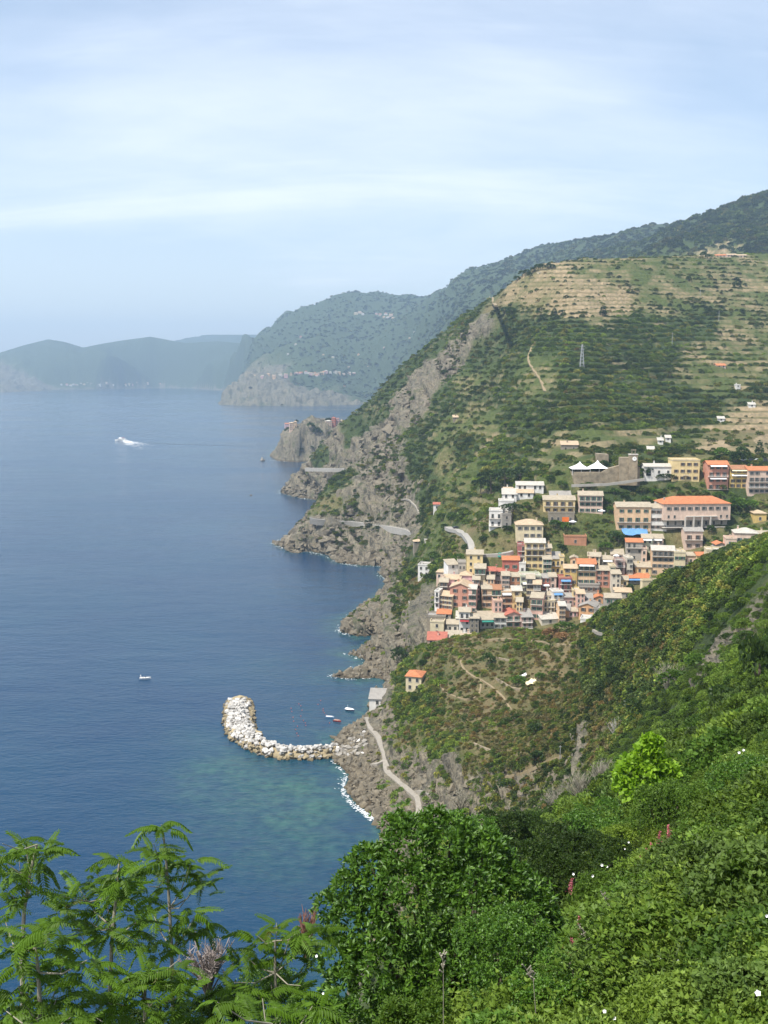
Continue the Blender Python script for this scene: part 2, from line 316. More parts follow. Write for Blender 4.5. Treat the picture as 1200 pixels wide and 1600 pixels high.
# samples to world, nearest-neighbour weighting
def lookup(P, arr, a, L):
    i = np.clip(np.interp(L, P.Ls, np.arange(len(P.Ls))), 0, len(P.Ls)-1.001); j = np.clip((a-P.A[0])/(P.A[1]-P.A[0]), 0, len(P.A)-1.001)
    i0, j0 = i.astype(int), j.astype(int); fi, fj = i-i0, j-j0
    return (arr[i0, j0]*(1-fi)*(1-fj)+arr[i0+1, j0]*fi*(1-fj)+arr[i0, j0+1]*(1-fi)*fj+arr[i0+1, j0+1]*fi*fj)
LMID = math.log(2297)
def ground(a, L, which='z'):
    a = np.atleast_1d(np.asarray(a, float)); L = np.atleast_1d(np.asarray(L, float))
    return np.where(L < LMID, lookup(PN, getattr(PN, which), a, L), lookup(PF, getattr(PF, which), a, L))
def gz(x, y): return float(ground(x/y, math.log(y))[0])
_LM = np.arange(math.log(5), math.log(13500), 0.0012)
def hit(px, py, near=None, extra=0.0):
    """where the sight line through a photo pixel meets the terrain (or the sea): world point"""
    a, t = ray(px, py); a = float(a); t = float(t)
    Lm = _LM if near is None else _LM[_LM > math.log(near)]
    z = H+t*np.exp(Lm); g = np.maximum(ground(np.full(len(Lm), a), Lm), 0)+extra
    k = np.nonzero(z <= g)[0]
    if len(k) == 0: return None
    D = math.exp(Lm[k[0]]); return Vector((a*D, D, H+t*D-extra))
SP, SW = [], []
for line in SAMP.split('\n'):
    k, *pts = line.split()
    for q in pts:
        px, py = map(float, q.split(',')); h = hit(px, py, near=(60 if py < 1250 else None))
        if h is None: continue
        SP.append((h.x/h.y, math.log(h.y), h.z/h.y)); SW.append(CLS[k])
SP = np.array(SP); SW = np.array(SW)
def cover(a, L, z):
    a, L, z = a.ravel(), L.ravel(), z.ravel(); D = np.exp(L)
    x = a+0.010*fbm(a*70, L*70, None, 3); y = L+0.010*fbm(a*70+40, L*70, None, 3)
    out = np.empty((len(a), 4))
    for i in range(0, len(a), 20000):
        s = slice(i, i+20000)
        d2 = (x[s, None]-SP[None, :, 0])**2+(0.45*(y[s, None]-SP[None, :, 1]))**2+(1.0*(z[s, None]/D[s, None]-SP[None, :, 2]))**2
        w = 1/(d2+4e-5)**2.2; out[s] = (w@SW)/w.sum(1, keepdims=True)
    return out
for P in (PN, PF):
    D = np.exp(P.L); x = P.a*D
    P.cov = cover(P.a, P.L, P.z).reshape(P.a.shape+(4,))
    rock, dry, terr, scr = [P.cov[..., i] for i in range(4)]
    # gullies and knolls
    sc = np.clip(D/600, 0.1, 5)
    land = smooth(P.d, 4*sc, 40*sc)
    amp = (1-.8*smooth(D, 440, 480)*smooth(D, 640, 590)*smooth(P.a, .02, .08))*np.where(D < 220, smooth(D, 30, 220)*1.2, 1.6+2.4*smooth(D, 500, 1500)+22*smooth(D, 2400, 5500))
    P.z = P.z+land*amp*fbm(x/(34*sc), D/(34*sc), P.z*0.02, 5)
    if P is PF: P.z = P.z+land*26*(0.5-np.abs(fbm(x/520, D/900, None, 4)))*smooth(D, 2400, 4200)*smooth(D,9600,8200)
    if P is PF:      # skyline of the hills across the bay
        sk = np.array([(-250, 572), (-60, 560), (0, 551), (35, 540), (75, 530), (100, 534), (130, 543), (160, 537), (190, 532), (235, 526), (262, 531), (290, 536), (340, 533), (375, 536), (430, 545)], float); sa, st_ = ray(sk[:, 0], sk[:, 1])
        m_ = (D > 8300) & (D < 10200); tt = np.where(m_, (P.z-H)/D, -9); km = tt.argmax(0); ts = tt.max(0); Dk = D[km, np.arange(D.shape[1])]
        fct = (H+np.interp(P.A, sa, st_)*Dk)/(H+ts*Dk); fct = 1+(fct-1)*smooth(P.A, -.105, -.125)
        P.z = P.z*(1+(fct[None]-1)*smooth(D, 7600, 8600)*smooth(D, 10600, 10200)); far_ = (D > 10200) & (P.a < -.1); P.z = np.where(far_, np.minimum(P.z, H+.034*D), P.z)
    # terraces: level strips held by dry stone walls
    hst = 4.6
    warp = fbm(x/70, D/70, None, 3)*2.2
    zz = (P.z+warp)/hst; fr = zz-np.floor(zz)
    tw = smooth(terr, 0.25, 0.65)*smooth(D, 150, 400)*smooth(D, 2300, 1900)*land
    P.riser = smooth(fr, 0.66, 0.74)
    stz = np.floor(zz)*hst+hst*(0.22*np.minimum(fr/0.7, 1)+0.78*smooth(fr, 0.68, 0.98))-warp
    P.z = P.z+(stz-P.z)*tw*0.9
    P.tw = tw*P.riser
PATHPX = [[(573, 1122), (578, 1135), (590, 1152), (597, 1168), (602, 1182), (603, 1196), (606, 1208), (622, 1222), (640, 1238), (652, 1246), (655, 1262), (655, 1275)], [(578, 1197), (603, 1192)], [(628, 1238), (674, 1243)],
 [(484, 812, 851), (500, 814.5, 853), (525, 816.5, 858), (560, 819, 860), (585, 822.5, 850), (605, 825, 820), (622, 828, 798), (636, 831, 782), (646, 836, 762)], [(478, 733, 1178), (500, 733.5, 1160), (522, 734, 1148), (545, 734, 1140)], [(628, 781), (645, 786), (653, 796), (655, 804)]]
def patch_mesh(P, name, mat):
    D = np.exp(P.L); X = P.a*D; Y = D.copy(); Z = P.z.copy()
    V = np.stack([X, Y, Z], -1)
    du = np.gradient(V, axis=1); dv = np.gradient(V, axis=0); N = np.cross(du, dv); N /= np.linalg.norm(N, axis=-1, keepdims=True)+1e-9
    P.slope = 1-N[..., 2]
    rock = np.clip(P.cov[..., 0]*1.15+smooth(P.slope, 0.32, 0.62)*0.75*(1-smooth(P.cov[..., 2], .3, .8))*(1-.92*smooth(P.cov[..., 3], .3, .8))*smooth(D, 90, 200)*smooth(D, 2600, 1900), 0, 1)
    shore = smooth(P.z, 14, 3)*(P.d > -60)*smooth(D, 90, 150); rock = np.maximum(rock, shore*0.95)
    P.rock = rock
    sc = np.clip(D/500, 0.2, 5)
    # strata: tilted layers, ridged
    s = X*0.55+Z*0.9+Y*0.25
    r1 = np.abs(fbm(s/(7*sc), (X*.6-Z*.5)/(26*sc), Y/(20*sc), 4))
    r2 = fbm(X/(9*sc), Y/(9*sc), Z/(9*sc), 4)
    r3 = np.abs(fbm(s/(2.6*sc)+3, (X*.6-Z*.5)/(9*sc), Y/(8*sc), 3)); r4 = fbm(X/(3*sc)+7, Y/(3*sc), Z/(3*sc), 2)
    ledge = np.abs(((Z+1.5*fbm(X/12, Y/12, None, 2)*sc)/(4.5*sc)) % 1-.5)
    dis = (2.9*(0.42-r1)+1.3*(ledge-.25)+1.7*r2+1.9*(0.35-r3)+.8*r4)*sc*1.45*smooth(rock, 0.25, 0.8)*(.12+.88*smooth(P.z, 0, 5))
    if P is PN:
        f = np.ones(P.a.size); a_, L_ = P.a.ravel(), P.L.ravel()
        for i in range(0, len(FLAT), 60):
            F_ = FLAT[i:i+60]; s_ = np.nonzero((a_ > F_[:, 0].min()-.03) & (a_ < F_[:, 0].max()+.03) & (L_ > F_[:, 1].min()-.05) & (L_ < F_[:, 1].max()+.05))[0]
            if len(s_):
                dd = np.sqrt(((a_[s_, None]-F_[None, :, 0])**2+(L_[s_, None]-F_[None, :, 1])**2).min(1))*np.exp(L_[s_]); f[s_] = np.minimum(f[s_], .12+.88*smooth(dd, 3, 11))
        dis = dis*f.reshape(dis.shape)
    V = V+N*dis[..., None]
    n, m = P.a.shape
    idx = np.arange(n*m).reshape(n, m)
    q = np.stack([idx[:-1, :-1], idx[:-1, 1:], idx[1:, 1:], idx[1:, :-1]], -1).reshape(-1, 4)
    dq = P.d.ravel()[q].max(1); q = q[dq > -14*np.clip(D.ravel()[q[:, 0]]/500, 1, 4)]
    used = np.unique(q); mp = np.full(n*m, -1, np.int32); mp[used] = np.arange(len(used)); q = mp[q]
    cv = P.cov.reshape(-1, 4)[used]
    me = mesh_np(name, V.reshape(-1, 3)[used], q, [mat], attrs={'rock': rock.ravel()[used], 'dry': cv[:, 1], 'terr': cv[:, 2], 'scrub': cv[:, 3], 'riser': P.tw.ravel()[used]}, smooth_=False)
    return link(name, me, kind='structure')
def mat_terrain(far=False):
    m = bpy.data.materials.new('far_ground' if far else 'hill_ground'); m.use_nodes = True; g = NT(m.node_tree); b = g.n['Principled BSDF']
    pos = g.add('ShaderNodeNewGeometry').outputs['Position']; k = 0.2 if far else 1.0
    n1 = g.noise(pos, 0.035*k, 6, 0.6); n2 = g.noise(pos, 0.35*k, 5, 0.65); n3 = g.noise(pos, 1.6*k, 4, 0.7)
    strat = g.add('ShaderNodeMapping'); g.l.new(pos, strat.inputs[0]); strat.inputs['Rotation'].default_value = (0.35, 0.75, 0.3); strat.inputs['Scale'].default_value = (0.55*k, 0.20*k, 0.22*k)
    ns = g.noise(strat.outputs[0], 0.55, 7, 0.7, 0.6)
    rockc = g.mix(g.mapr(n1, 0.38, 0.62), (0.180, 0.158, 0.112), (0.262, 0.222, 0.150))
    nc = g.noise(strat.outputs[0], 1.9, 5, 0.75, 1.0); nv = g.noise(pos, 0.16*k, 5, 0.65, .8)
    crack = g.math('MAXIMUM', g.mapr(ns, 0.50, 0.40, 0, 1), g.math('MULTIPLY', g.mapr(nc, 0.49, 0.40, 0, 1), .8))
    rockc = g.mix(g.mapr(nv, .35, .65, 0, .55), rockc, (0.108, 0.103, 0.084))
    rockc = g.mix(g.math('MULTIPLY', crack, .85), rockc, (0.036, 0.034, 0.027))
    rockc = g.mix(g.mapr(n2, 0.56, 0.70, 0, .6), rockc, (0.33, 0.285, 0.21))
    rockc = g.mix(g.mapr(g.noise(pos, 0.11*k, 5, .7), 0.54, 0.66, 0, .7), rockc, (0.070, 0.085, 0.030))
    soil = g.mix(g.mapr(n2, 0.35, 0.65), (0.150, 0.115, 0.055), (0.240, 0.185, 0.095))
    grass = g.mix(g.mapr(n2, 0.35, 0.65), (0.050, 0.072, 0.016), (0.095, 0.118, 0.030))
    darkg = g.mix(n3, (0.026, 0.044, 0.012), (0.055, 0.078, 0.022))
    dry = g.math('ADD', g.attr('dry'), g.mapr(n1, 0.35, 0.65, -.25, .25)); dry = g.math('ADD', dry, g.mapr(n3, 0.3, 0.7, -.22, .22))
    c = g.mix(g.mapr(dry, 0.25, 0.95), grass, soil)
    c = g.mix(g.mapr(g.math('ADD', g.attr('scrub'), g.mapr(n2, .3, .7, -.3, .3)), 0.45, 0.85), c, darkg)
    wall = g.mix(g.mapr(n2, 0.4, 0.6), (0.40, 0.30, 0.175), (0.26, 0.205, 0.125))
    rs = g.math('MULTIPLY', g.attr('riser'), g.mapr(g.math('ADD', g.attr('dry'), g.mapr(n1, .35, .65, -.3, .3)), 0.2, 0.75))
    c = g.mix(g.math('MULTIPLY', rs, 1.0, clamp=True), c, wall)
    rk = g.mapr(g.math('ADD', g.attr('rock'), g.mapr(n3, 0.3, 0.7, -.25, .25)), 0.36, 0.56)
    c = g.mix(rk, c, rockc)
    if not far:   # wet, dark band at the water's edge
        sep = g.add('ShaderNodeSeparateXYZ'); g.l.new(pos, sep.inputs[0])
        wet = g.mapr(g.math('ADD', sep.outputs[2], g.mapr(n2, .3, .7, -1.2, 1.2)), 0.4, 3.0, 0.75, 0)
        c = g.mix(wet, c, (0.075, 0.052, 0.028))
    else: c = g.mix(0.25, c, (0.05, 0.065, 0.045))
    g.l.new(c, b.inputs['Base Color']); b.inputs['Roughness'].default_value = 0.92; b.inputs['Specular IOR Level'].default_value = 0.2
    hgt = g.math('ADD', g.math('MULTIPLY', n2, 1.0), g.math('MULTIPLY', ns, 1.6))
    bp = g.add('ShaderNodeBump', ins={'Strength': 0.8, 'Distance': 2.2/k**.5, 'Height': hgt}); g.l.new(bp.outputs[0], b.inputs['Normal'])
    return m
# strips where paths are cut into the rock: no rock relief there
FLAT = []
for ln in PATHPX:
    hs = [Vector(at(*p)) if len(p) == 3 else hit(*p) for p in ln]
    for p, q in zip(hs[:-1], hs[1:]):
        for k in range(8): r = p.lerp(q, k/8); FLAT.append((r.x/r.y, math.log(r.y), r.y))
FLAT = np.array(FLAT)
patch_mesh(PN, 'hillside', mat_terrain()); patch_mesh(PF, 'coastal_hills', mat_terrain(True))
# ------------------------------------------------------------------ sea
def sea():
    a = np.linspace(-1.2, 1.2, 420); L = np.concatenate([np.arange(math.log(90), math.log(2600), 0.0085), np.arange(math.log(2600), math.log(16000), 0.03)])
    aa, LL = np.meshgrid(a, L); D = np.exp(LL); d = coast_sd(aa, LL)*D
    X = aa*D
    # shallow ground: beside the rocks of the coast, the harbour, and the reef off the breakwater
    sh = np.clip(1+d/np.where(D < 620, 22, 9), 0, 1)**1.5
    def blob(px, py, r, w):
        p = at(px, py, float(seaD(px, py))); q = np.exp(-(((X-p[0])/r)**2+((D-p[1])/(r*1.35))**2)); return q*w*.44
    reef = blob(420,1215,17,1)+blob(360,1180,14,.9)+blob(320,1215,13,.7)+blob(290,1150,12,.45)+blob(480,1235,14,.8)+blob(480,1130,20,.55)+blob(430,1060,24,.25)+blob(440,1270,24,.6)+blob(520,1260,13,.8)+blob(370,1290,26,.42)+blob(480,1330,22,.45)+blob(300,1230,18,.4)+blob(425,1035,14,.28)+blob(500,1340,26,.35)
    dark = blob(590,900,40,.8)+blob(560,910,45,.5)
    shal = np.clip(np.maximum(sh*0.75, reef), 0, 1)
    n, m = aa.shape; idx = np.arange(n*m).reshape(n, m)
    q = np.stack([idx[:-1, :-1], idx[:-1, 1:], idx[1:, 1:], idx[1:, :-1]], -1).reshape(-1, 4)
    V = np.stack([X, D, 0*X], -1).reshape(-1, 3)
    mt = bpy.data.materials.new('sea_water'); mt.use_nodes = True; g = NT(mt.node_tree); b = g.n['Principled BSDF']
    pos = g.add('ShaderNodeNewGeometry').outputs['Position']
    n0 = g.noise(pos, 0.010, 4, 0.6); n1 = g.noise(g.scalev(pos, (1, .55, 1)), 0.10, 5, 0.65, .4)
    nb = g.noise(pos, 0.22, 4, 0.6)
    deep = g.mix(g.mapr(n0, 0.38, 0.62), (0.0030, 0.0300, 0.0760), (0.0032, 0.0360, 0.0800))
    shl = g.mix(g.mapr(nb, 0.36, 0.66), (0.008, 0.048, 0.056), (0.045, 0.120, 0.090))
    sf = g.math('MULTIPLY', g.attr('shallow'), g.mapr(g.noise(pos, 0.06, 4, .6), 0.3, 0.62, .45, 1.1), clamp=True)
    c = g.mix(sf, deep, shl)
    g.l.new(c, b.inputs['Base Color']); g.l.new(g.mapr(g.noise(g.scalev(pos, (.4, 1, 1)), .006, 4, .6), .38, .62, .06, .20), b.inputs['Roughness']); b.inputs['IOR'].default_value = 1.333
    w1 = g.noise(g.scalev(pos, (0.55, 1.0, 1)), 0.45, 5, 0.65, .3); w2 = g.noise(g.scalev(pos, (0.5, 1.0, 1)), 0.05, 4, 0.6)
    hh = g.math('ADD', g.math('MULTIPLY', w1, 0.75), g.math('MULTIPLY', w2, 2.6))
    bp = g.add('ShaderNodeBump', ins={'Strength': 0.55, 'Distance': 1.0, 'Height': hh}); g.l.new(bp.outputs[0], b.inputs['Normal'])
    me = mesh_np('sea', V, q, [mt], attrs={'shallow': shal.ravel()}, smooth_=True); link('sea', me, kind='structure')
sea()
# ------------------------------------------------------------------ haze
def haze():
    mb = MB().box(-9000, 9000, -40, 13800, -60, 760); m = bpy.data.materials.new('haze_air'); m.use_nodes = True; g = NT(m.node_tree)
    g.n.clear(); out = g.add('ShaderNodeOutputMaterial'); v = g.add('ShaderNodeVolumePrincipled', ins={'Color': (0.54, 0.75, 1.0, 1), 'Density': HAZE, 'Anisotropy': 0.1})
    g.l.new(v.outputs[0], out.inputs['Volume'])
    link('haze', mb.mesh('haze', [m]), kind='stuff')
HAZE = 0.000105
haze()
# ------------------------------------------------------------------ vegetation
def mat_leaf(name, ca, cb, inst=False, trans=0.3, gloss=0.25):
    """foliage: per-leaf variation v (0..1) between two real leaf colours, tint from the plant"""
    m = bpy.data.materials.new(name); m.use_nodes = True; g = NT(m.node_tree); g.n.clear(); out = g.add('ShaderNodeOutputMaterial')
    kk = (1, 1, 1) if inst or max(cb) > .25 else (1.55, 1.55, 1.0); ca = tuple(x*y for x, y in zip(ca, kk)); cb = tuple(x*y for x, y in zip(cb, kk))
    c = g.mix(g.attr('v'), ca, cb)
    if inst: c = g.mix(1.0, c, g.attr('tint', 'INSTANCER', 'Color'), 'MULTIPLY')
    else:
        r = g.add('ShaderNodeObjectInfo').outputs['Random']; f = g.mapr(r, 0, 1, .8, 1.2)
        c = g.mix(1.0, c, g.add('ShaderNodeCombineColor', ins={0: f, 1: f, 2: f}).outputs[0], 'MULTIPLY')
    d = g.add('ShaderNodeBsdfPrincipled', ins={'Base Color': c, 'Roughness': 0.5, 'Specular IOR Level': gloss})
    t = g.add('ShaderNodeBsdfTranslucent', ins={'Color': g.mix(1.0, c, (1.5, 1.5, .6), 'MULTIPLY')})
    mx = g.add('ShaderNodeMixShader', ins={0: trans}); g.l.new(d.outputs[0], mx.inputs[1]); g.l.new(t.outputs[0], mx.inputs[2])
    g.l.new(mx.outputs[0], out.inputs[0]); return m
def nearD(px, py, D):
    h = hit(px, py); return D if h is None else min(D, h.y-.15)
def unit(v): return v/(np.linalg.norm(v, axis=-1, keepdims=True)+1e-9)
def leaves_mesh(name, pos, nrm, size, mats, rs, aspect=0.5, fold=0.12, v=None, spread=0.6, quads=False):
    """one leaf (a folded diamond, two triangles + two) at every pos, growing roughly along nrm"""
    n = len(pos); d = unit(nrm+rs.randn(n, 3)*spread); s = unit(np.cross(d, rs.randn(n, 3))); u = np.cross(s, d)
    sz = (size*(0.7+0.6*rs.rand(n)))[:, None] if np.isscalar(size) else size[:, None]
    b = pos; t = pos+d*sz; w = s*sz*aspect*0.5; md = pos+d*sz*0.45
    l = md-w+u*sz*fold; r = md+w+u*sz*fold
    V = np.stack([b, l, t, r], 1).reshape(-1, 3); i = np.arange(n)[:, None]*4
    if quads: Fc = i+np.array([[0, 3, 2, 1]])
    else: Fc = np.concatenate([i+np.array([[0, 2, 1]]), i+np.array([[0, 3, 2]])])
    vv = rs.rand(n) if v is None else v
    fv = vv if quads else np.concatenate([vv, vv])
    return mesh_np(name, V, Fc, mats, attrs={'v': fv})
def blob_points(rs, n, lumps, zs=1.0, shell=0.25, low=-0.4):
    """points in the outer shell of a union of spheres; returns positions and outward directions"""
    L = np.array(lumps); w = L[:, 3]**2; k = rs.choice(len(L), n*2, p=w/w.sum())
    d = unit(rs.randn(n*2, 3)); d[:, 2] = np.where(d[:, 2] < low, -d[:, 2], d[:, 2])
    p = L[k, :3]+d*L[k, 3:4]*(1-shell*rs.rand(n*2, 1)**1.5)
    ins = np.zeros(n*2, bool)
    for l in L: ins |= ((p-l[:3])**2).sum(1) < (l[3]*0.72)**2
    p, d = p[~ins][:n], d[~ins][:n]; p[:, 2] *= zs
    return p, d
def lumps_for(rs, n, r=0.45, spread=0.55, flat=0.75):
    out = [(0, 0, 0.45, 0.55)]
    for i in range(n):
        a = rs.rand()*6.283; q = spread*rs.rand()**.5; out.append((q*math.cos(a), q*math.sin(a), 0.25+0.6*rs.rand()*flat, r*(.55+.6*rs.rand())))
    return out
M_SCRUB = mat_leaf('scrub_leaf', (0.55, 0.6, 0.5), (1.35, 1.3, 1.2), inst=True, trans=0.22, gloss=0.15)
def bush_mesh(name, seed, n, leaf, mat, nl=5, aspect=.8, shell=.3, spread=.7, quads=True):
    rs = np.random.RandomState(seed); L = lumps_for(rs, nl); p, d = blob_points(rs, n, L, shell=shell)
    v = np.clip(0.5+0.35*fbm(p[:, 0]*3, p[:, 1]*3, p[:, 2]*3, 2)+.25*rs.randn(len(p)), 0, 1)
    return leaves_mesh(name, p, d+np.array([0, 0, .35]), leaf, [mat], rs, aspect, v=v, spread=spread, quads=quads)
def rosette_mesh(name, seed, n, leaf, mats, nl=6, k=7, L=None, aspect=.42, shell=.35, zs=1.0, up=.4, low=-.5, open_=.85):
    rs = np.random.RandomState(seed); L = L or lumps_for(rs, nl); p, d = blob_points(rs, n, L, shell=shell, low=low, zs=zs)
    d = unit(d+np.array([0, 0, up])+rs.randn(len(p), 3)*.3)
    p = p+d*(rs.exponential(.045, len(p))*(rs.rand(len(p)) < .6))[:, None]
    p = np.repeat(p, k, 0); dd = np.repeat(d, k, 0); s = unit(np.cross(dd, rs.randn(len(dd), 3)))
    v = np.clip(np.repeat(0.5+.22*rs.randn(len(d)), k)+.15*rs.randn(len(p)), 0, 1)
    return leaves_mesh(name, p+s*leaf*.1, unit(dd*(1-open_*.5)+s*open_), leaf, mats, rs, aspect, v=v, spread=.18)
def scatter(name, src_me, P, scale, rotz, tint, kind='stuff'):
    """geometry-nodes ground cover: one object, instances of one plant on the given points"""
    pm = bpy.data.meshes.new(name+'_points'); pm.vertices.add(len(P)); pm.vertices.foreach_set('co', np.asarray(P, np.float32).ravel())
    for k, t, v in (('sc', 'FLOAT_VECTOR', scale), ('ro', 'FLOAT_VECTOR', rotz)):
        A = pm.attributes.new(k, t, 'POINT'); A.data.foreach_set('vector', np.asarray(v, np.float32).ravel())
    A = pm.attributes.new('tint', 'FLOAT_COLOR', 'POINT'); A.data.foreach_set('color', np.hstack([tint, np.ones((len(P), 1))]).astype(np.float32).ravel())
    o = link(name, pm, kind=kind)
    src = bpy.data.objects.new(name+'_plant', src_me)
    ng = bpy.data.node_groups.new(name+'_nodes', 'GeometryNodeTree'); ng.interface.new_socket('Geometry', in_out='INPUT', socket_type='NodeSocketGeometry'); ng.interface.new_socket('Geometry', in_out='OUTPUT', socket_type='NodeSocketGeometry')
    N = ng.nodes; Lk = ng.links; gi = N.new('NodeGroupInput'); go = N.new('NodeGroupOutput'); iop = N.new('GeometryNodeInstanceOnPoints'); oi = N.new('GeometryNodeObjectInfo'); oi.inputs['Object'].default_value = src; oi.inputs['As Instance'].default_value = True
    mp = N.new('GeometryNodeMeshToPoints')
    Lk.new(gi.outputs[0], mp.inputs[0]); Lk.new(mp.outputs[0], iop.inputs['Points']); Lk.new(oi.outputs['Geometry'], iop.inputs['Instance'])
    for nm, sk in (('sc', 'Scale'), ('ro', 'Rotation')):
        na = N.new('GeometryNodeInputNamedAttribute'); na.data_type = 'FLOAT_VECTOR'; na.inputs['Name'].default_value = nm
        Lk.new([q for q in na.outputs if q.name == 'Attribute' and q.enabled][0], iop.inputs[sk])
    Lk.new(iop.outputs[0], go.inputs[0]); md = o.modifiers.new('plants', 'NODES'); md.node_group = ng
    return o
RS = np.random.RandomState(11)
GREENS = np.array([2.1, 1.8, 1.4])*np.array([(0.018, 0.036, 0.009), (0.026, 0.046, 0.011), (0.036, 0.060, 0.014), (0.024, 0.040, 0.015), (0.050, 0.078, 0.016), (0.060, 0.070, 0.022)])
TANS = np.array([1.5, 1.65, 1.5])*np.array([(0.112, 0.084, 0.030), (0.13, 0.084, 0.038), (0.090, 0.080, 0.036), (0.085, 0.092, 0.024), (0.13, 0.10, 0.055), (0.105, 0.10, 0.03)])
TCORE = float(ray(800, 848)[1])
TOWNP = np.array([ray(x, y) for x, y in [(690,905),(720,862),(790,850),(790,790),(860,790),(950,770),(1075,760),(1200,770),(1200,850),(1080,885),(1020,935),(930,960),(880,975),(760,985),(700,1000),(668,990)]])
def in_town(a, t):
    ins = np.zeros(len(a), bool); n = len(TOWNP)
    for i in range(n):
        p, q = TOWNP[i], TOWNP[(i+1) % n]
        c = (p[1] > t) != (q[1] > t)
        with np.errstate(divide='ignore', invalid='ignore'): ins ^= c & (a < (q[0]-p[0])*(t-p[1])/(q[1]-p[1])+p[0])
    return ins
KEEP = []      # (x, y, r): ground kept clear (houses, paths)
def scatter_region(name, N, arange, Lrange, fac, rad, meshes, tanw=0.0, bright=1.0, dry_cut=1.0, flat=(.7, 1.0), seed=0, dens_min=.02, town=0.12, fresh=False):
    rs = np.random.RandomState(seed); a = rs.uniform(*arange, N); L = rs.uniform(*Lrange, N)
    z = ground(a, L); D = np.exp(L); d = ground(a, L, 'd')
    zp = ground(a, L+.01); sl = np.abs(zp-z)/(.01*D)
    cv = np.stack([ground(a, L, 'c%d' % i) for i in range(4)], 1)
    x = a*D; cl = fbm(x/(22), D/(22), None, 3)
    dens = np.clip(cv[:, 3]*fac+cl*.55*(cv[:, 3] > .15)*(1-cv[:, 3]*.6), 0, 1)*np.clip(.45+sl, 0, 1.3)
    dens = np.where(cv[:, 0] > .7, dens*.6, dens)
    sp = (z-H)/D; tn = in_town(a, sp) & (D > 430) & (D < 640); dens = np.where(tn, np.where((sp < TCORE) & (a < .285), .04, town), dens)
    if Lrange[1] < 8 and Lrange[0] > 5.4: dens = dens*(1-.88*ground(a, L, 'tw'))
    ok = (rs.rand(N) < dens) & (d > 3*np.clip(D/500, .3, 3)) & (z > 3.0)
    for (kx, ky, kr) in KEEP: ok &= ((x-kx)**2+(D-ky)**2 > kr*kr)
    a, L, z, D, x, cv = a[ok], L[ok], z[ok], D[ok], x[ok], cv[ok]; n = len(a)
    r = rad[0]+(rad[1]-rad[0])*rs.rand(n)**1.8; r = r*np.where(cv[:, 3] > .8, 1.15, .85)
    k = rs.randint(0, len(GREENS), n); tint = GREENS[k]*(.75+.6*rs.rand(n, 1))
    if fresh: tint = GREENS[np.array([0, 1, 2, 2, 4, 3])[k]]*np.array([.92, 1.04, .80])*(.6+.7*rs.rand(n, 1))*(1+.55*fbm(x/7, D/7, None, 3))[:, None]
    big = fbm(x/60, D/60, None, 3)
    tint = tint*(1+.35*big[:, None])*bright
    pt = np.clip(tanw*smooth(cv[:, 1], .3, .75)+.5*tanw*fbm(x/25+9, D/25, None, 2), 0, 1)
    it = rs.rand(n) < pt; tint[it] = TANS[rs.randint(0, len(TANS), it.sum())]*(.7+.6*rs.rand(it.sum(), 1)); r[it] *= .8
    if fresh: tint = np.minimum(tint, np.array([.135, .205, .036]))
    S = np.stack([r*(.85+.4*rs.rand(n)), r*(.85+.4*rs.rand(n)), r*rs.uniform(flat[0], flat[1], n)], 1)
    R = np.stack([rs.randn(n)*.12, rs.randn(n)*.12, rs.rand(n)*6.283], 1); Pp = np.stack([x, D, z-r*.22], 1)
    w = rs.randint(0, len(meshes), n)
    for i, me in enumerate(meshes):
        s = w == i
        if s.any(): scatter(name, me, Pp[s], S[s], R[s], tint[s])
    return n
for P in (PN, PF):
    for i in range(4): setattr(P, 'c%d' % i, P.cov[..., i])

def scatter_rocks(name, N, dlim, rockmin, rad, embed, mat, seed):
    rs = np.random.RandomState(seed); a = rs.uniform(-.16, .30, N); L = rs.uniform(math.log(250), math.log(1300), N); z = ground(a, L); d = ground(a, L, 'd'); D = np.exp(L); rk = ground(a, L, 'rock')
    ok = (d > .3) & (d < dlim) & (rk > rockmin) & ~(in_town(a, (z-H)/D) & (D > 430)); x = a*D
    for (kx, ky, kr) in KEEP: ok &= ((x-kx)**2+(D-ky)**2 > kr*kr)
    a, L, z, D, x, d = a[ok], L[ok], z[ok], D[ok], x[ok], d[ok]; n = len(a); r = rad[0]+(rad[1]-rad[0])*rs.rand(n)**2.5; r = r*np.clip(D/450, .8, 2.2); w = rs.randint(0, 3, n)
    S = np.stack([r*(.7+.7*rs.rand(n)), r*(.7+.7*rs.rand(n)), r*(.6+.7*rs.rand(n))], 1); R = rs.uniform(-1, 1, (n, 3))*np.array([.6, .6, 3.1]); P_ = np.stack([x, D, z-r*np.where(d > 25, embed+.2, embed)], 1); T = np.ones((n, 3))
    for i in range(3):
        s = w == i; scatter(name, boulder_mesh(200+i+seed*10, mat), P_[s], S[s], R[s], T[s])
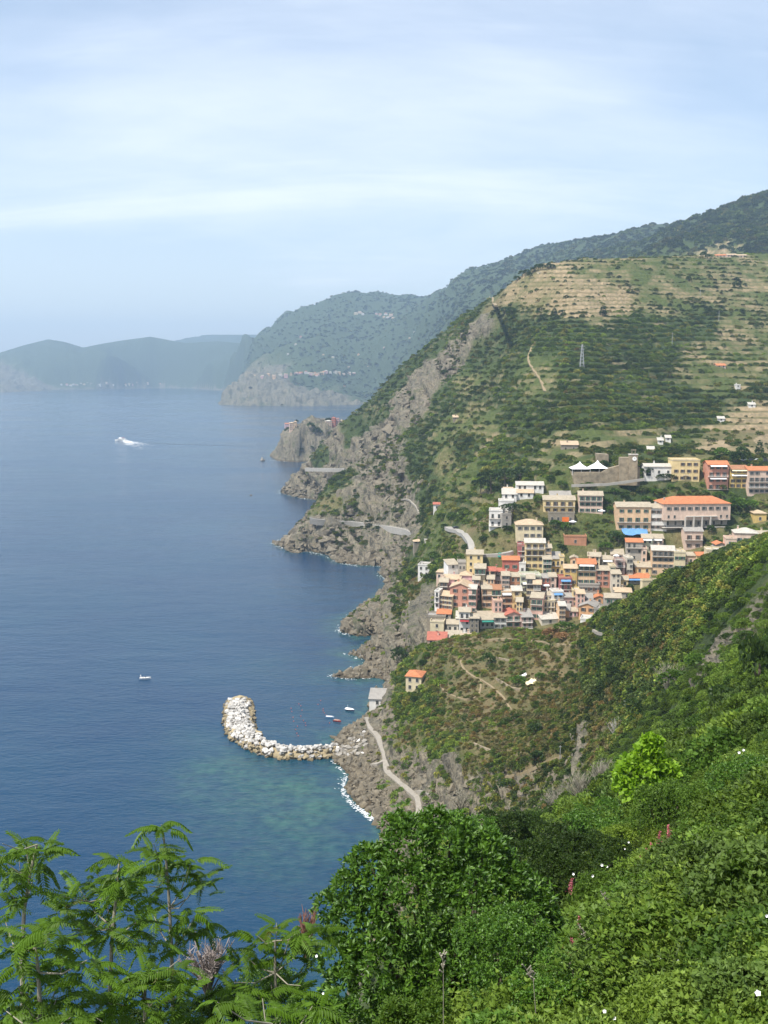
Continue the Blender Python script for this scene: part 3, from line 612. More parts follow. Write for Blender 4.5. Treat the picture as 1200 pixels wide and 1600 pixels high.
# ------------------------------------------------------------------ houses
RC = {'b': ('roof_slate_beige', (0.45, 0.385, 0.285)), 'g': ('roof_slate_grey', (0.36, 0.335, 0.30)), 't': ('roof_tile_tan', (0.55, 0.42, 0.28)), 'o': ('roof_tile_orange', (0.56, 0.215, 0.10)),
      'r': ('roof_tile_red', (0.46, 0.16, 0.11)), 'w': ('roof_pale', (0.54, 0.50, 0.43)), 'n': ('roof_tile_brown', (0.40, 0.20, 0.11))}
WC = {'y': ('wall_yellow', (0.66, 0.52, 0.27)), 'Y': ('wall_golden', (0.60, 0.43, 0.16)), 'c': ('wall_cream', (0.62, 0.53, 0.35)), 'w': ('wall_white', (0.70, 0.67, 0.62)), 'p': ('wall_pink', (0.66, 0.42, 0.34)), 'P': ('wall_pale_pink', (0.64, 0.48, 0.38)),
      'l': ('wall_lilac_pink', (0.66, 0.42, 0.42)), 'a': ('wall_apricot', (0.66, 0.46, 0.29)), 'o': ('wall_orange', (0.63, 0.36, 0.19)), 'r': ('wall_red', (0.44, 0.15, 0.11)), 't': ('wall_terracotta', (0.54, 0.27, 0.19)), 'm': ('wall_maroon', (0.38, 0.15, 0.14)),
      's': ('wall_stone', (0.30, 0.26, 0.20)), 'S': ('wall_render_grey', (0.42, 0.385, 0.33)), 'g': ('wall_pale_green', (0.54, 0.57, 0.42)), 'k': ('wall_mauve', (0.42, 0.29, 0.25)), 'n': ('wall_brown', (0.44, 0.22, 0.13)), 'q': ('wall_ivory', (0.62, 0.565, 0.46))}
def mat_wall(k):
    n, c = WC[k]
    if n in MATS: return MATS[n]
    m = bpy.data.materials.new(n); m.use_nodes = True; g = NT(m.node_tree); b = g.n['Principled BSDF']; pos = g.add('ShaderNodeNewGeometry').outputs['Position']
    n1 = g.noise(pos, 0.35, 5, .6); n2 = g.noise(g.scalev(pos, (1, 1, .2)), 1.6, 4, .6)
    f = g.math('ADD', g.mapr(n1, .3, .7, .86, 1.10), g.mapr(n2, .35, .7, .06, -.12))
    cc = g.mix(1.0, c, g.add('ShaderNodeCombineColor', ins={0: f, 1: f, 2: f}).outputs[0], 'MULTIPLY')
    if k in 'sS': cc = g.mix(g.mapr(g.noise(pos, 2.2, 3, .7), .35, .65, 0, .6), cc, tuple(q*.55 for q in c))
    g.l.new(cc, b.inputs['Base Color']); b.inputs['Roughness'].default_value = .9; b.inputs['Specular IOR Level'].default_value = .15
    MATS[n] = m; return m
def mat_roof(k):
    n, c = RC[k]
    if n in MATS: return MATS[n]
    m = bpy.data.materials.new(n); m.use_nodes = True; g = NT(m.node_tree); b = g.n['Principled BSDF']
    pos = g.add('ShaderNodeTexCoord').outputs['Object']
    wv = g.add('ShaderNodeTexWave', wave_type='BANDS', bands_direction='X', ins={'Scale': 2.2, 'Distortion': 1.0, 'Detail': 2.0}); g.l.new(pos, wv.inputs[0])
    n1 = g.noise(pos, 0.7, 5, .65)
    cc = g.mix(g.mapr(n1, .32, .68), tuple(q*.78 for q in c), tuple(min(1, q*1.12) for q in c))
    cc = g.mix(g.mapr(wv.outputs['Fac'], .0, .5, .35, 0), cc, tuple(q*.5 for q in c))
    g.l.new(cc, b.inputs['Base Color']); b.inputs['Roughness'].default_value = .88; b.inputs['Specular IOR Level'].default_value = .2
    bp = g.add('ShaderNodeBump', ins={'Strength': .5, 'Distance': .15, 'Height': wv.outputs['Fac']}); g.l.new(bp.outputs[0], b.inputs['Normal'])
    MATS[n] = m; return m
M_GLASS = mat_plain('window_glass', (0.022, 0.028, 0.032), .12, .1, spec=.6)
M_TRIM = mat_plain('stone_trim', (0.50, 0.46, 0.40), .8)
M_RAIL = mat_plain('iron_railing', (0.09, 0.085, 0.08), .6)
M_WHITE = mat_plain('white_paint', (0.78, 0.77, 0.74), .6, .06)
SHC = {'g': mat_plain('shutter_green', (0.035, 0.11, 0.075)), 'b': mat_plain('shutter_brown', (0.10, 0.06, 0.04)), 'n': None, 't': mat_plain('shutter_teal', (0.03, 0.13, 0.13)), 'd': mat_plain('shutter_grey', (0.12, 0.12, 0.115))}
AWC = {'w': M_WHITE, 'b': mat_plain('awning_blue', (0.12, 0.27, 0.50)), 'o': mat_plain('cloth_orange', (0.75, 0.17, 0.03)), 'g': mat_plain('awning_green', (0.03, 0.20, 0.15)), 'r': mat_plain('awning_red', (0.45, 0.06, 0.06)), 'y': mat_plain('awning_cream', (0.72, 0.62, 0.40))}
WINM = {}
def win_mesh(w, h, sh):
    """window: stone surround, dark pane set back in it, shutters folded open"""
    key = (round(w, 1), round(h, 1), sh)
    if key not in WINM:
        mb = MB(); w, h = key[:2]; t = .10
        mb.box(-w/2-t, -w/2, -.10, .10, -.08, h+t, 0).box(w/2, w/2+t, -.10, .10, -.08, h+t, 0).box(-w/2, w/2, -.10, .10, h, h+t, 0).box(-w/2-t*1.6, w/2+t*1.6, -.17, .06, -.18, -.08, 0)
        mb.box(-w/2, w/2, -.03, .02, -.08, h, 1).box(-.03, .03, -.055, -.03, -.08, h, 0)
        if SHC[sh]:
            for s in (-1, 1):
                x0, x1 = sorted((s*(w/2+t), s*(w/2+t+w*.48))); mb.box(x0, x1, -.20, -.12, -.05, h+.02, 2)
        WINM[key] = mb.mesh('window', [M_TRIM, M_GLASS]+([SHC[sh]] if SHC[sh] else []))
    return WINM[key]
def roof_mesh(w, d, typ, mat, wallm):
    mb = MB(); o = .45; th = .16
    x0, x1, y0, y1 = -w/2-o, w/2+o, -o, d+o
    if typ == 'f':      # flat terrace with parapet
        p = .25; mb.box(-w/2-.12, w/2+.12, -.12, d+.12, 0, .22, 0)
        for b in ((-w/2-.12, w/2+.12, -.12, -.12+p), (-w/2-.12, w/2+.12, d+.12-p, d+.12), (-w/2-.12, -w/2-.12+p, p-.12, d+.12-p), (w/2+.12-p, w/2+.12, p-.12, d+.12-p)): mb.box(*b, .22, .85, 1)
    elif typ == 'g':    # ridge parallel to the front
        r = (y1-y0)/2*.34; ym = (y0+y1)/2
        V = [(x0, y0, 0), (x1, y0, 0), (x1, ym, r), (x0, ym, r), (x1, y1, 0), (x0, y1, 0)]; V += [(a, b, c-th) for a, b, c in V]
        mb.add(V, [(0, 1, 2, 3), (3, 2, 4, 5), (6, 9, 8, 7), (9, 11, 10, 8), (0, 6, 7, 1), (5, 4, 10, 11), (1, 7, 8, 2), (2, 8, 10, 4), (0, 3, 9, 6), (3, 5, 11, 9)])
        i = .02; mb.add([(-w/2+i, i, -.1), (-w/2+i, d-i, -.1), (-w/2+i, ym, r-.2), (w/2-i, i, -.1), (w/2-i, d-i, -.1), (w/2-i, ym, r-.2)], [(0, 2, 1), (3, 4, 5), (0, 3, 5, 2), (1, 2, 5, 4)], 1)
    elif typ == 'x':    # gable to the front
        r = (x1-x0)/2*.40
        V = [(x0, y0, 0), (x0, y1, 0), (0, y1, r), (0, y0, r), (x1, y1, 0), (x1, y0, 0)]; V += [(a, b, c-th) for a, b, c in V]
        mb.add(V, [(0, 3, 2, 1), (3, 5, 4, 2), (6, 7, 8, 9), (9, 8, 10, 11), (0, 1, 7, 6), (5, 11, 10, 4), (0, 6, 9, 3), (3, 9, 11, 5), (1, 2, 8, 7), (2, 4, 10, 8)])
        mb.add([(-w/2+.02, .0, -.1), (w/2-.02, .0, -.1), (0, .0, r-.25), (-w/2+.02, d, -.1), (w/2-.02, d, -.1), (0, d, r-.25)], [(0, 1, 2), (3, 5, 4), (0, 2, 5, 3), (1, 4, 5, 2)], 1)
    elif typ == 'h':    # hipped
        r = min(w, d)/2*.42; i = min(w, d)/2*.95; ym = d/2
        V = [(x0, y0, 0), (x1, y0, 0), (x1, y1, 0), (x0, y1, 0), (x0+i+o, ym, r), (x1-i-o, ym, r)] if w >= d else [(x0, y0, 0), (x1, y0, 0), (x1, y1, 0), (x0, y1, 0), (0, y0+i+o, r), (0, y1-i-o, r)]
        Fs = [(0, 1, 5, 4), (1, 2, 5), (2, 3, 4, 5), (3, 0, 4), (0, 3, 2, 1)] if w >= d else [(0, 1, 4), (1, 2, 5, 4), (2, 3, 5), (3, 0, 4, 5), (0, 3, 2, 1)]
        mb.add(V, Fs); mb.box(x0, x1, y0, y1, -.14, -.002, 0)
    elif typ == 's':    # single slope falling to the front
        r = (y1-y0)*.26; V = [(x0, y0, 0), (x1, y0, 0), (x1, y1, r), (x0, y1, r)]; V += [(a, b, c-th) for a, b, c in V]
        mb.add(V, [(0, 1, 2, 3), (4, 7, 6, 5), (0, 4, 5, 1), (1, 5, 6, 2), (2, 6, 7, 3), (3, 7, 4, 0)]); 
        mb.add([(-w/2, 0.02, -.1), (-w/2, d, -.1), (-w/2, d, r-.25), (w/2, .02, -.1), (w/2, d, -.1), (w/2, d, r-.25)], [(0, 2, 1), (3, 4, 5), (1, 2, 5, 4)], 1)
    return mb.mesh('roof', [mat, wallm])
def frame_at(x0, x1, yb, D, yaw):
    p0, p1 = at(x0, yb, D), at(x1, yb, D); w = (p1[0]-p0[0])/math.cos(yaw); return (p0+p1)/2, w
HR = random.Random(5)
def house(x0, x1, ye, yb, yaw, depth, roof, rc, wc, rows, cols, sh, ex, label, D=None, cat='house', name='house', snap=True, winh=1.5):
    ym = min(yb, 1e9)
    if D is None: D = townD(yb)
    if snap:
        h = hit((x0+x1)/2, yb, near=D-35)
        if h is not None and (h.y < D or h.y > D+25): D = max(h.y, D-18)
    yaw = math.radians(yaw)
    c, w = frame_at(x0, x1, yb, D, yaw); top = at((x0+x1)/2, ye, D)[2]; ht = top-c[2]
    g = min(gz(c[0]-w/2, c[1]), gz(c[0]+w/2, c[1]), c[2]); low = min(0, g-c[2])-2.0
    t = thing(name, label, cat, tuple(c), -yaw); wm = mat_wall(wc)
    mb = MB(); mb.box(-w/2, w/2, 0, depth, low, ht-.05, 0)
    link('wall', mb.mesh('wall', [wm]), t)
    rf = link('roof', roof_mesh(w, depth, roof, mat_roof(rc), wm), t, (0, 0, ht))
    if 'c' in ex or HR.random() < .4:
        mb = MB().box(-.35, .35, -.35, .35, -.5, 1.5, 0).box(-.48, .48, -.48, .48, 1.5, 1.65, 1)
        link('chimney', mb.mesh('chimney', [wm, mat_roof(rc)]), rf, (w*HR.uniform(-.32, .32), depth*.62, 1.1 if roof in 'gxhs' else .2))
    if rows and cols:
        fh = ht/rows; wh = min(winh, fh*.56); ww = min(1.05, w/cols*.44)
        bal = {int(q[1]) for q in ex.split() if q[0] == 'b' and q[1:].isdigit()}
        me = win_mesh(ww, wh, sh); tall = win_mesh(ww, wh*1.4, sh)
        for r in range(rows):
            for k in range(cols):
                if HR.random() < .05 and rows*cols > 4: continue
                x = (k+.5-cols/2)*w/cols*.94; isb = (rows-1-r) in bal
                link('window', tall if isb else me, t, (x, -.002, r*fh+fh*(.30 if not isb else .12)))
        if 'L' in ex:
            for r in range(rows):
                for k in range(max(1, int(depth/4.5))): link('window', me, t, (-w/2, depth*(k+.6)/max(1, int(depth/4.5))*.9, r*fh+fh*.3), (0, 0, -math.pi/2))
        for b in bal:
            z = (rows-1-b)*fh+fh*.08; mb = MB(); bw = w*.49
            mb.box(-bw, bw, -1.15, 0, z-.16, z, 0).box(-bw, bw, -1.15, -1.10, z+.92, z+.98, 1)
            n = max(6, int(bw*2/.28))
            for i in range(n+1): q = -bw+2*bw*i/n; mb.box(q-.02, q+.02, -1.14, -1.10, z, z+.92, 1)
            link('balcony', mb.mesh('balcony', [M_TRIM, M_RAIL if HR.random() < .7 else M_WHITE]), t)
        for q in ex.split():
            if q[0] == 'a':     # awning: a<colour><row>[x position 0-9]
                r = int(q[2]); z = (rows-r)*fh-.25; xa = -w/2+w*(int(q[3])+.5)/10 if len(q) > 3 else 0; aw = w*(.3 if len(q) > 3 else .8)/1
                V = [(xa-aw/2, 0, z), (xa+aw/2, 0, z), (xa+aw/2, -1.5, z-.55), (xa-aw/2, -1.5, z-.55)]; V += [(a, b, c-.06) for a, b, c in V]; V += [(xa-aw/2, -1.5, z-.8), (xa+aw/2, -1.5, z-.8)]
                mb = MB().add(V, [(0, 1, 2, 3), (4, 7, 6, 5), (0, 3, 7, 4), (1, 5, 6, 2), (3, 2, 9, 8), (0, 4, 5, 1)]); link('awning', mb.mesh('awning', [AWC[q[1]]]), t)
            if q[0] == 'k': link('banner', MB().box(w*.02, w*.28, -1.24, -1.18, fh*.1, fh*.62).mesh('banner', [AWC[q[1]]]), t)   # cloth over a railing
    a = math.hypot(w, depth)*.5+1.0; ca, sa = math.cos(-yaw), math.sin(-yaw)
    for fx in ((-.25, .25) if w > 12 else (0,)):
        for fy in (.15, .75): KEEP.append((c[0]+fx*w*ca-fy*depth*sa, c[1]+fx*w*sa+fy*depth*ca, max(w*(.5 if w <= 12 else .3), depth*.42)+1.2))
    return t
HT = """753,768,920,950,0,9,s,b,a,3,2,b,b0,peach house with a balcony under its eaves, left end of the row above the harbour
768,783,921,950,0,9,g,n,y,3,2,g,b0,yellow house with green shutters, second from left in the long row above the harbour
783,800,926,952,0,9,f,w,a,3,2,b,aw0,apricot house with a white covered roof terrace in the row above the harbour
800,815,923,952,0,9,g,w,y,3,1,b,,plain yellow house at the right end of the long row above the harbour
703,734,918,950,12,12,x,t,t,3,2,b,,tall terracotta house with a blank side wall, above the small orange roofed annex
686,706,931,952,26,9,g,t,c,3,3,b,L,pale yellow house turned towards the sea with a rusty tan roof
679,686,925,950,20,6,f,w,w,3,1,n,b0 b1,narrow white block of balconies at the seaward end of the village
683,704,959,966,8,6,s,o,S,1,2,n,,low annex with a bright orange roof below the pale yellow seaward house
667,696,964,976,6,8,f,g,s,1,1,n,,dark curved stone building with a grey flat roof above the harbour cliff
672,693,973,993,10,7,f,b,c,2,1,n,,windowless beige block standing above the red roofed harbour house
679,706,989,994,5,6,s,b,S,1,2,n,,long low shed roofed in pale slate beside the beige block
668,697,1000,1019,5,7,s,r,p,2,3,n,b0 aw1,red roofed pink house with a white terrace, lowest at the harbour edge
698,716,975,988,5,8,g,b,q,1,2,n,c,cream house with a beige roof directly right of the beige block
713,721,966,979,5,7,s,w,w,1,1,n,,tiny white gabled house squeezed between beige roofs near the harbour
717,734,956,989,5,8,g,b,w,3,2,n,b0 b2 ar1,white house with a red awning and balconies near the harbour
734,748,966,990,0,8,g,b,s,3,2,n,,grey brown stone house with a white roof balcony near the harbour
750,773,968,983,-4,8,s,b,S,1,3,n,ag0,house with a broad beige roof and a green awning terrace
697,721,996,1004,4,6,s,b,q,1,2,n,,low cream house at the lower edge of the village just above the bushes
722,742,996,1003,-3,6,g,t,P,1,2,n,,low pinkish house with a patched tan roof just above the bushes
772,791,965,983,3,8,g,b,w,2,2,d,c,white house with four dark windows below the yellow end house
790,814,961,981,-6,9,x,r,p,2,2,g,b0,pink house with a red gabled roof and green shutters at the front row
815,832,964,982,-6,8,s,g,k,2,2,n,b0 b1,small grey roofed mauve house with two terraces in the front row
829,847,934,968,16,10,g,b,p,3,2,g,b0,pink house with a tall blank pink side wall and green shutters
813,845,901,926,0,9,f,w,g,3,4,d,aw1,pale green palazzo with a white awning in the middle of the village
846,859,903,921,0,8,g,g,r,2,2,n,aw1,small red house right of the pale green palazzo
858,869,901,920,0,8,g,b,P,2,1,n,,pinkish white narrow house right of the small red house
844,861,930,941,-2,7,g,b,w,1,2,d,,small white house with a beige roof above a glazed veranda
849,867,940,958,-2,6,f,w,c,2,3,n,b0,cream house with a glazed veranda under a grey canopy
863,880,926,948,-5,7,f,w,w,2,2,n,ab0 b0,white terraced house with a light blue awning
870,889,953,965,14,8,s,g,o,1,1,n,,little orange house with a grey slate roof above the trees
889,902,955,965,6,7,g,b,l,1,2,n,,little pink house with red doors beside the little orange house
846,874,967,976,-12,8,s,w,q,1,1,n,,shed with a broad white roof at the edge of the trees
729,754,866,897,6,9,g,b,y,3,2,n,c,tall yellow beige house with large square windows below the bend of the road
741,758,888,927,6,9,g,b,c,4,2,g,b0 b2,tall narrow cream house with stacked green shutters
758,774,892,919,2,8,g,r,p,3,2,b,b0,pink house with a bright red roof behind the tall cream house
771,791,893,900,0,7,g,r,S,1,3,n,,low house under a long red roof left of the red fronted house
692,719,905,921,10,9,g,t,l,2,2,n,c,lilac pink house with a tan roof on the seaward side
719,737,899,915,8,9,h,t,l,1,3,n,b0,second lilac pink house with a hipped tan roof and balcony
653,671,884,901,14,8,f,g,w,2,2,n,,white house with a red doorway standing alone among trees above the cliff
682,698,894,906,14,7,h,t,P,1,2,n,,small hut with a yellowish tan roof among trees above the lilac house
700,716,882,890,-18,6,s,b,w,1,1,n,,white shed under a sloping pale roof left of the tall yellow beige house
716,728,880,893,0,7,f,g,S,1,2,n,,grey backyard building behind the tall yellow beige house
677,688,788,797,5,6,g,r,w,1,1,n,,lonely white cottage with a reddish roof on the green slope
806,848,820,853,3,11,h,t,c,3,4,d,c,large cream palazzo with a hipped tan roof and rows of dark windows
820,851,848,889,4,9,g,w,y,4,3,b,b0 b1,tall yellow house with two long balconies below the cream palazzo
809,825,853,879,4,7,f,g,m,3,1,n,b0 b1,maroon house half hidden behind the tall yellow house
785,811,875,893,4,8,g,o,r,1,2,g,,deep red house with a bright orange roof and potted plants
811,821,881,897,4,7,f,w,w,1,1,n,,small white tower block beside the deep red house
776,796,907,914,0,7,g,g,S,1,4,n,c,grey slate roofed house in front of the long red roof
797,814,901,921,0,8,g,b,n,2,2,n,,brown orange house with a grey beige roof left of the pale green palazzo
851,861,856,889,4,8,g,b,a,4,1,d,b1,narrow peach house right of the tall yellow house
861,875,873,897,6,8,s,g,Y,2,2,n,b0,golden house with a grey roof and dark loggia
881,901,888,914,5,8,g,t,Y,3,2,d,,golden yellow house with a rusty tan roof left of the tall apricot house
874,881,871,900,5,6,f,g,y,2,1,n,,sliver of a yellow house behind the golden yellow house
902,930,881,914,6,10,g,o,a,3,3,g,aw0 b0,tall apricot house with an orange roof and a white roof terrace
891,902,872,884,10,8,x,b,a,1,1,n,,apricot gabled top behind the tall apricot house
930,952,891,916,6,9,g,b,t,3,2,b,,brick pink house under a wide beige roof
952,961,886,912,4,7,f,w,c,3,1,g,,narrow cream house between the brick pink and the mauve houses
961,976,878,903,4,8,f,g,k,3,1,b,b0,mauve house with a railed roof terrace
904,936,914,926,5,6,f,g,S,1,4,b,,grey arcade building below the tall apricot house
919,938,869,880,10,8,g,b,P,1,2,n,,pale pink house with a beige roof behind the tall apricot house
940,958,874,884,8,8,g,b,q,1,2,n,aw0,ivory house with a beige roof and a white awning
955,974,866,876,8,8,s,b,P,1,2,n,,pinkish house with a beige roof right under the terraced garden
907,926,935,942,6,7,s,g,k,1,1,n,,mauve roofed low house behind the orange gabled house
929,944,934,944,6,7,x,o,o,1,1,n,,small orange gable peeping up behind the orange gabled house
905,929,948,968,20,11,x,g,o,2,2,b,,big orange gabled house above the white arched building
928,948,953,966,8,8,f,g,S,1,2,n,b0,grey stone house with a dark roofed terrace right of the orange gabled house
907,930,969,989,18,7,f,w,w,1,1,n,,white arched building at the foot of the orange gabled house
945,970,934,956,6,8,g,b,S,2,2,g,c,grey house with green shutters and beige roof at the village edge
960,986,925,936,6,8,g,t,S,1,2,n,,stone house with a light tan roof behind the grey house with green shutters
894,905,924,948,6,7,f,w,y,3,1,d,,pale yellow narrow house beside the small pink and orange houses
874,893,905,930,2,8,f,n,m,3,2,n,b0 b1 ab0,maroon house with deep balconies and a small blue awning
879,896,933,948,2,8,g,g,k,1,2,n,,brownish house with a slate roof below the maroon balconies
963,981,906,917,8,8,g,b,y,1,2,n,,yellow house with a small beige roof left of the long orange roof
963,1016,792,829,3,11,g,b,a,3,4,g,b1,long apricot building with green shuttered triple windows in the upper village
1016,1041,794,829,3,10,g,b,w,3,3,b,,white right half of the long apricot building
978,1003,847,876,8,8,g,o,S,3,3,n,b0,grey stone house with an orange roof and white balcony
1003,1019,841,862,8,9,g,b,g,2,2,n,aw0,pale green house with a beige roof and a white awning
1012,1036,841,852,6,9,g,b,P,1,3,n,aw0,pale pink house with a wide beige roof beside the pale green one
1002,1010,858,880,8,6,f,w,P,2,1,n,,narrow pale pink wall house below the pale green house
1018,1052,860,899,10,10,g,w,a,4,4,d,b0,tall peach house with four floors of dark windows and a yellow side wall
993,1017,886,897,6,7,s,b,y,1,2,n,,low yellow house with a beige roof in front of the tall peach house
977,1016,903,912,0,8,s,o,S,1,4,n,ab0,long low house with a bright orange roof and a blue awning
1003,1048,908,919,-8,3,f,b,c,1,0,n,,pale yellow garden wall building below the tall peach house
1069,1097,830,859,4,8,g,g,P,2,2,b,b0,pink house with a grey roof below the pillars of the great orange roofed building
1053,1070,864,893,6,8,f,w,c,2,2,g,,cream house right of the tall peach house
1066,1092,868,882,4,7,g,b,P,1,3,n,b0,low house with a beige roof and a terrace below the pink house
1089,1103,868,876,0,7,g,o,y,1,1,n,,tiny house with an orange roof left of the cream house with teal shutters
1104,1133,861,886,8,8,f,w,c,2,2,t,,cream house with four teal shuttered windows near the bushes
1119,1134,851,862,0,7,x,o,S,1,1,n,,little orange gabled roof left of the large white villa
1148,1182,833,866,10,10,h,w,P,2,3,t,b0,large white villa with a pale roof and curved balcony on the right
1134,1150,843,866,8,8,f,b,P,2,1,t,,side wing of the large white villa with teal shutters
1138,1156,870,884,-10,6,f,w,P,1,1,n,,low pinkish outbuilding below the large white villa
1183,1206,836,852,0,9,g,b,c,1,3,n,b0,cream house at the right edge behind the large white villa
1178,1197,802,817,4,8,h,t,Y,1,1,n,,small bright yellow house above the road at the right edge
849,898,781,802,4,10,g,b,y,2,4,b,b0,yellow villa in the upper village with a long balcony
857,897,802,816,4,9,f,b,s,1,4,n,b0 ko,dark lower floor of the yellow villa with an orange cloth on its railing
860,892,776,782,4,14,g,g,S,1,0,n,,upper slate roof behind the yellow villa
904,941,774,802,6,10,g,b,P,3,4,g,b0 c,pinkish white villa with green shutters right of the yellow villa
764,785,799,823,8,9,f,w,w,2,2,n,b0 b1,white modern stepped villa at the left of the upper village
779,802,784,800,6,8,f,w,w,1,2,n,b0,upper storey block of the white modern villa
784,799,804,824,-14,7,f,w,S,2,1,n,,grey side house right of the white modern villa
785,807,772,780,6,8,s,w,w,1,2,n,,white bungalow with a pale roof between the pines and the villas
787,809,766,771,6,8,g,t,w,1,2,n,,small bungalow with a tan roof under the umbrella pines
808,833,770,778,6,8,g,t,w,1,2,n,,white bungalow with a tan roof right of the pines
807,849,758,766,4,9,g,w,w,1,5,n,,long white bungalow with a pale roof, highest beside the umbrella pines
882,916,839,852,4,7,f,n,n,1,1,n,,low terracotta building with a terrace below the villas
1105,1137,726,765,2,10,g,o,t,4,3,b,aw0 aw2 b1 b3,dusty red house with an orange roof and white awnings in the upper right
1139,1168,733,763,0,10,g,n,Y,4,3,b,ay0 aw1,golden house with a brown roof and a cream awning in the upper right
1168,1204,735,772,-2,10,g,o,P,4,4,d,b2 b1,pale pink house with an orange roof at the right edge of the photo
1056,1081,702,720,3,7,f,y,y,1,2,n,,ZZ
1050,1092,720,752,3,11,f,w,y,3,4,b,,tall yellow house with a grey cornice beside the white church
1007,1052,729,744,3,8,g,w,w,1,3,n,,long white church with a pale roof in the upper village"""
for ln in HT.split('\n'):  # right face of the white modern villa gets its shade as grey wall colour
    v = ln.split(',', 13); label = v[13].strip()
    x0, x1, ye, yb, yaw, dep = [float(q) for q in v[:6]]
    if label == 'ZZ': TOPBLOCK = (x0, x1, ye, yb); continue
    label = label.replace(',', '')
    hs = house(x0, x1, ye, yb, yaw, dep, v[6], v[7], v[8], int(v[9]), int(v[10]), v[11], v[12], label)
    if 'tall yellow house with a grey cornice' in label:      # set-back top floor
        me = MB().box(-6.6, 1.9, 1.0, 8, .22, 6.2, 0).box(-7.0, 2.3, .6, 8.4, 6.2, 6.5, 1).box(2.0, 7.0, 1.0, 8, .22, 3.6, 0).box(1.9, 7.3, .7, 8.3, 3.6, 3.9, 1).mesh('top_floor', [mat_wall('y'), mat_roof('b')])
        tf = link('top_floor', me, hs, (0, 0, hs.children[1].location.z))
        for x, z in ((-4.6, 4.1), (-2.2, 4.1), (.2, 4.1), (-4.6, 1.2), (-1.2, 1.2), (4.2, 1.4)): link('window', win_mesh(.9, 1.3, 'n'), tf, (x, .99, z))
        for z in (-4.2, -8.0):
            mb = MB().box(-1.4, 1.4, -1.2, 0, z, z+.15, 0); [mb.box(q/5-.02, q/5+.02, -1.18, -1.14, z+.15, z+1.1, 1) for q in range(-7, 8)]; link('balcony', mb.box(-1.4, 1.4, -1.2, -1.12, z+1.05, z+1.15, 1).mesh('balcony', [M_TRIM, M_RAIL]), hs, (0, 0, hs.children[1].location.z))
    if 'long white church' in label:
        hh = hs.children[1].location.z
        # bell gable with two bells' openings and a dark arched porch
        mb = MB().box(-4.0, -2.6, .1, 1.0, 0, 3.2, 0).box(-4.15, -3.95, -.0, 1.1, 3.2, 3.4, 0).box(-4.2, -2.4, 0, 1.1, 3.4, 3.6, 0).add([(-4.2, 0, 3.6), (-2.4, 0, 3.6), (-3.3, .5, 4.8), (-4.2, 1.1, 3.6), (-2.4, 1.1, 3.6)], [(0, 1, 2), (1, 4, 2), (4, 3, 2), (3, 0, 2)])
        link('bell_gable', mb.mesh('bell_gable', [mat_wall('w')]), hs, (0, 0, hh-.2))
        V = [(-1.3, 0), (1.3, 0)]+[(1.3*math.cos(q*math.pi/8), 2.4+1.3*math.sin(q*math.pi/8)) for q in range(9)]; n = len(V)
        W = [(x, -.06, z) for x, z in V]+[(x, .1, z) for x, z in V]; order = [0, 1]+list(range(2, n))
        link('arched_doorway', MB().add(W, [tuple(order)]+[(order[i], order[(i+1) % n]+0, order[(i+1) % n]+n, order[i]+n) for i in range(n)]).mesh('arched_doorway', [M_GLASS]), hs, (-5.6, -.02, .2))
# narrow houses wedged into the gaps of the packed centre
CEN = [((o.location.x/o.location.y), (o.location.z-H)/o.location.y) for o in COL.objects if o.name.startswith('house')]
nf = 0
for _ in range(600):
    px, py = HR.uniform(692, 1000), HR.uniform(886, 978)
    if py > 985-abs(px-800)*.12 or py > 1000-(px-850)*.62 or py < 905-(px-690)*.4: continue
    w = HR.uniform(9, 15); a_, t_ = ray(px, py)
    if min(math.hypot((c[0]-a_)*1600, (c[1]-t_)*1600*1.6) for c in CEN) < 15: continue
    CEN.append((float(a_), float(t_))); nf += 1
    o = house(px-w/2, px+w/2, py-HR.uniform(28, 38), py, HR.uniform(-3, 12), 8, HR.choice('ggsf'), HR.choice('bbbwt'), HR.choice('ccPayypaq'), 4, 2, HR.choice('ngbd'), HR.choice(['', '', 'b0', 'b1', 'c']), 'narrow pale house wedged among the packed houses of the village centre', D=townD(py)+5); o['group'] = 'narrow houses wedged into the village centre'
    if nf >= 15: break
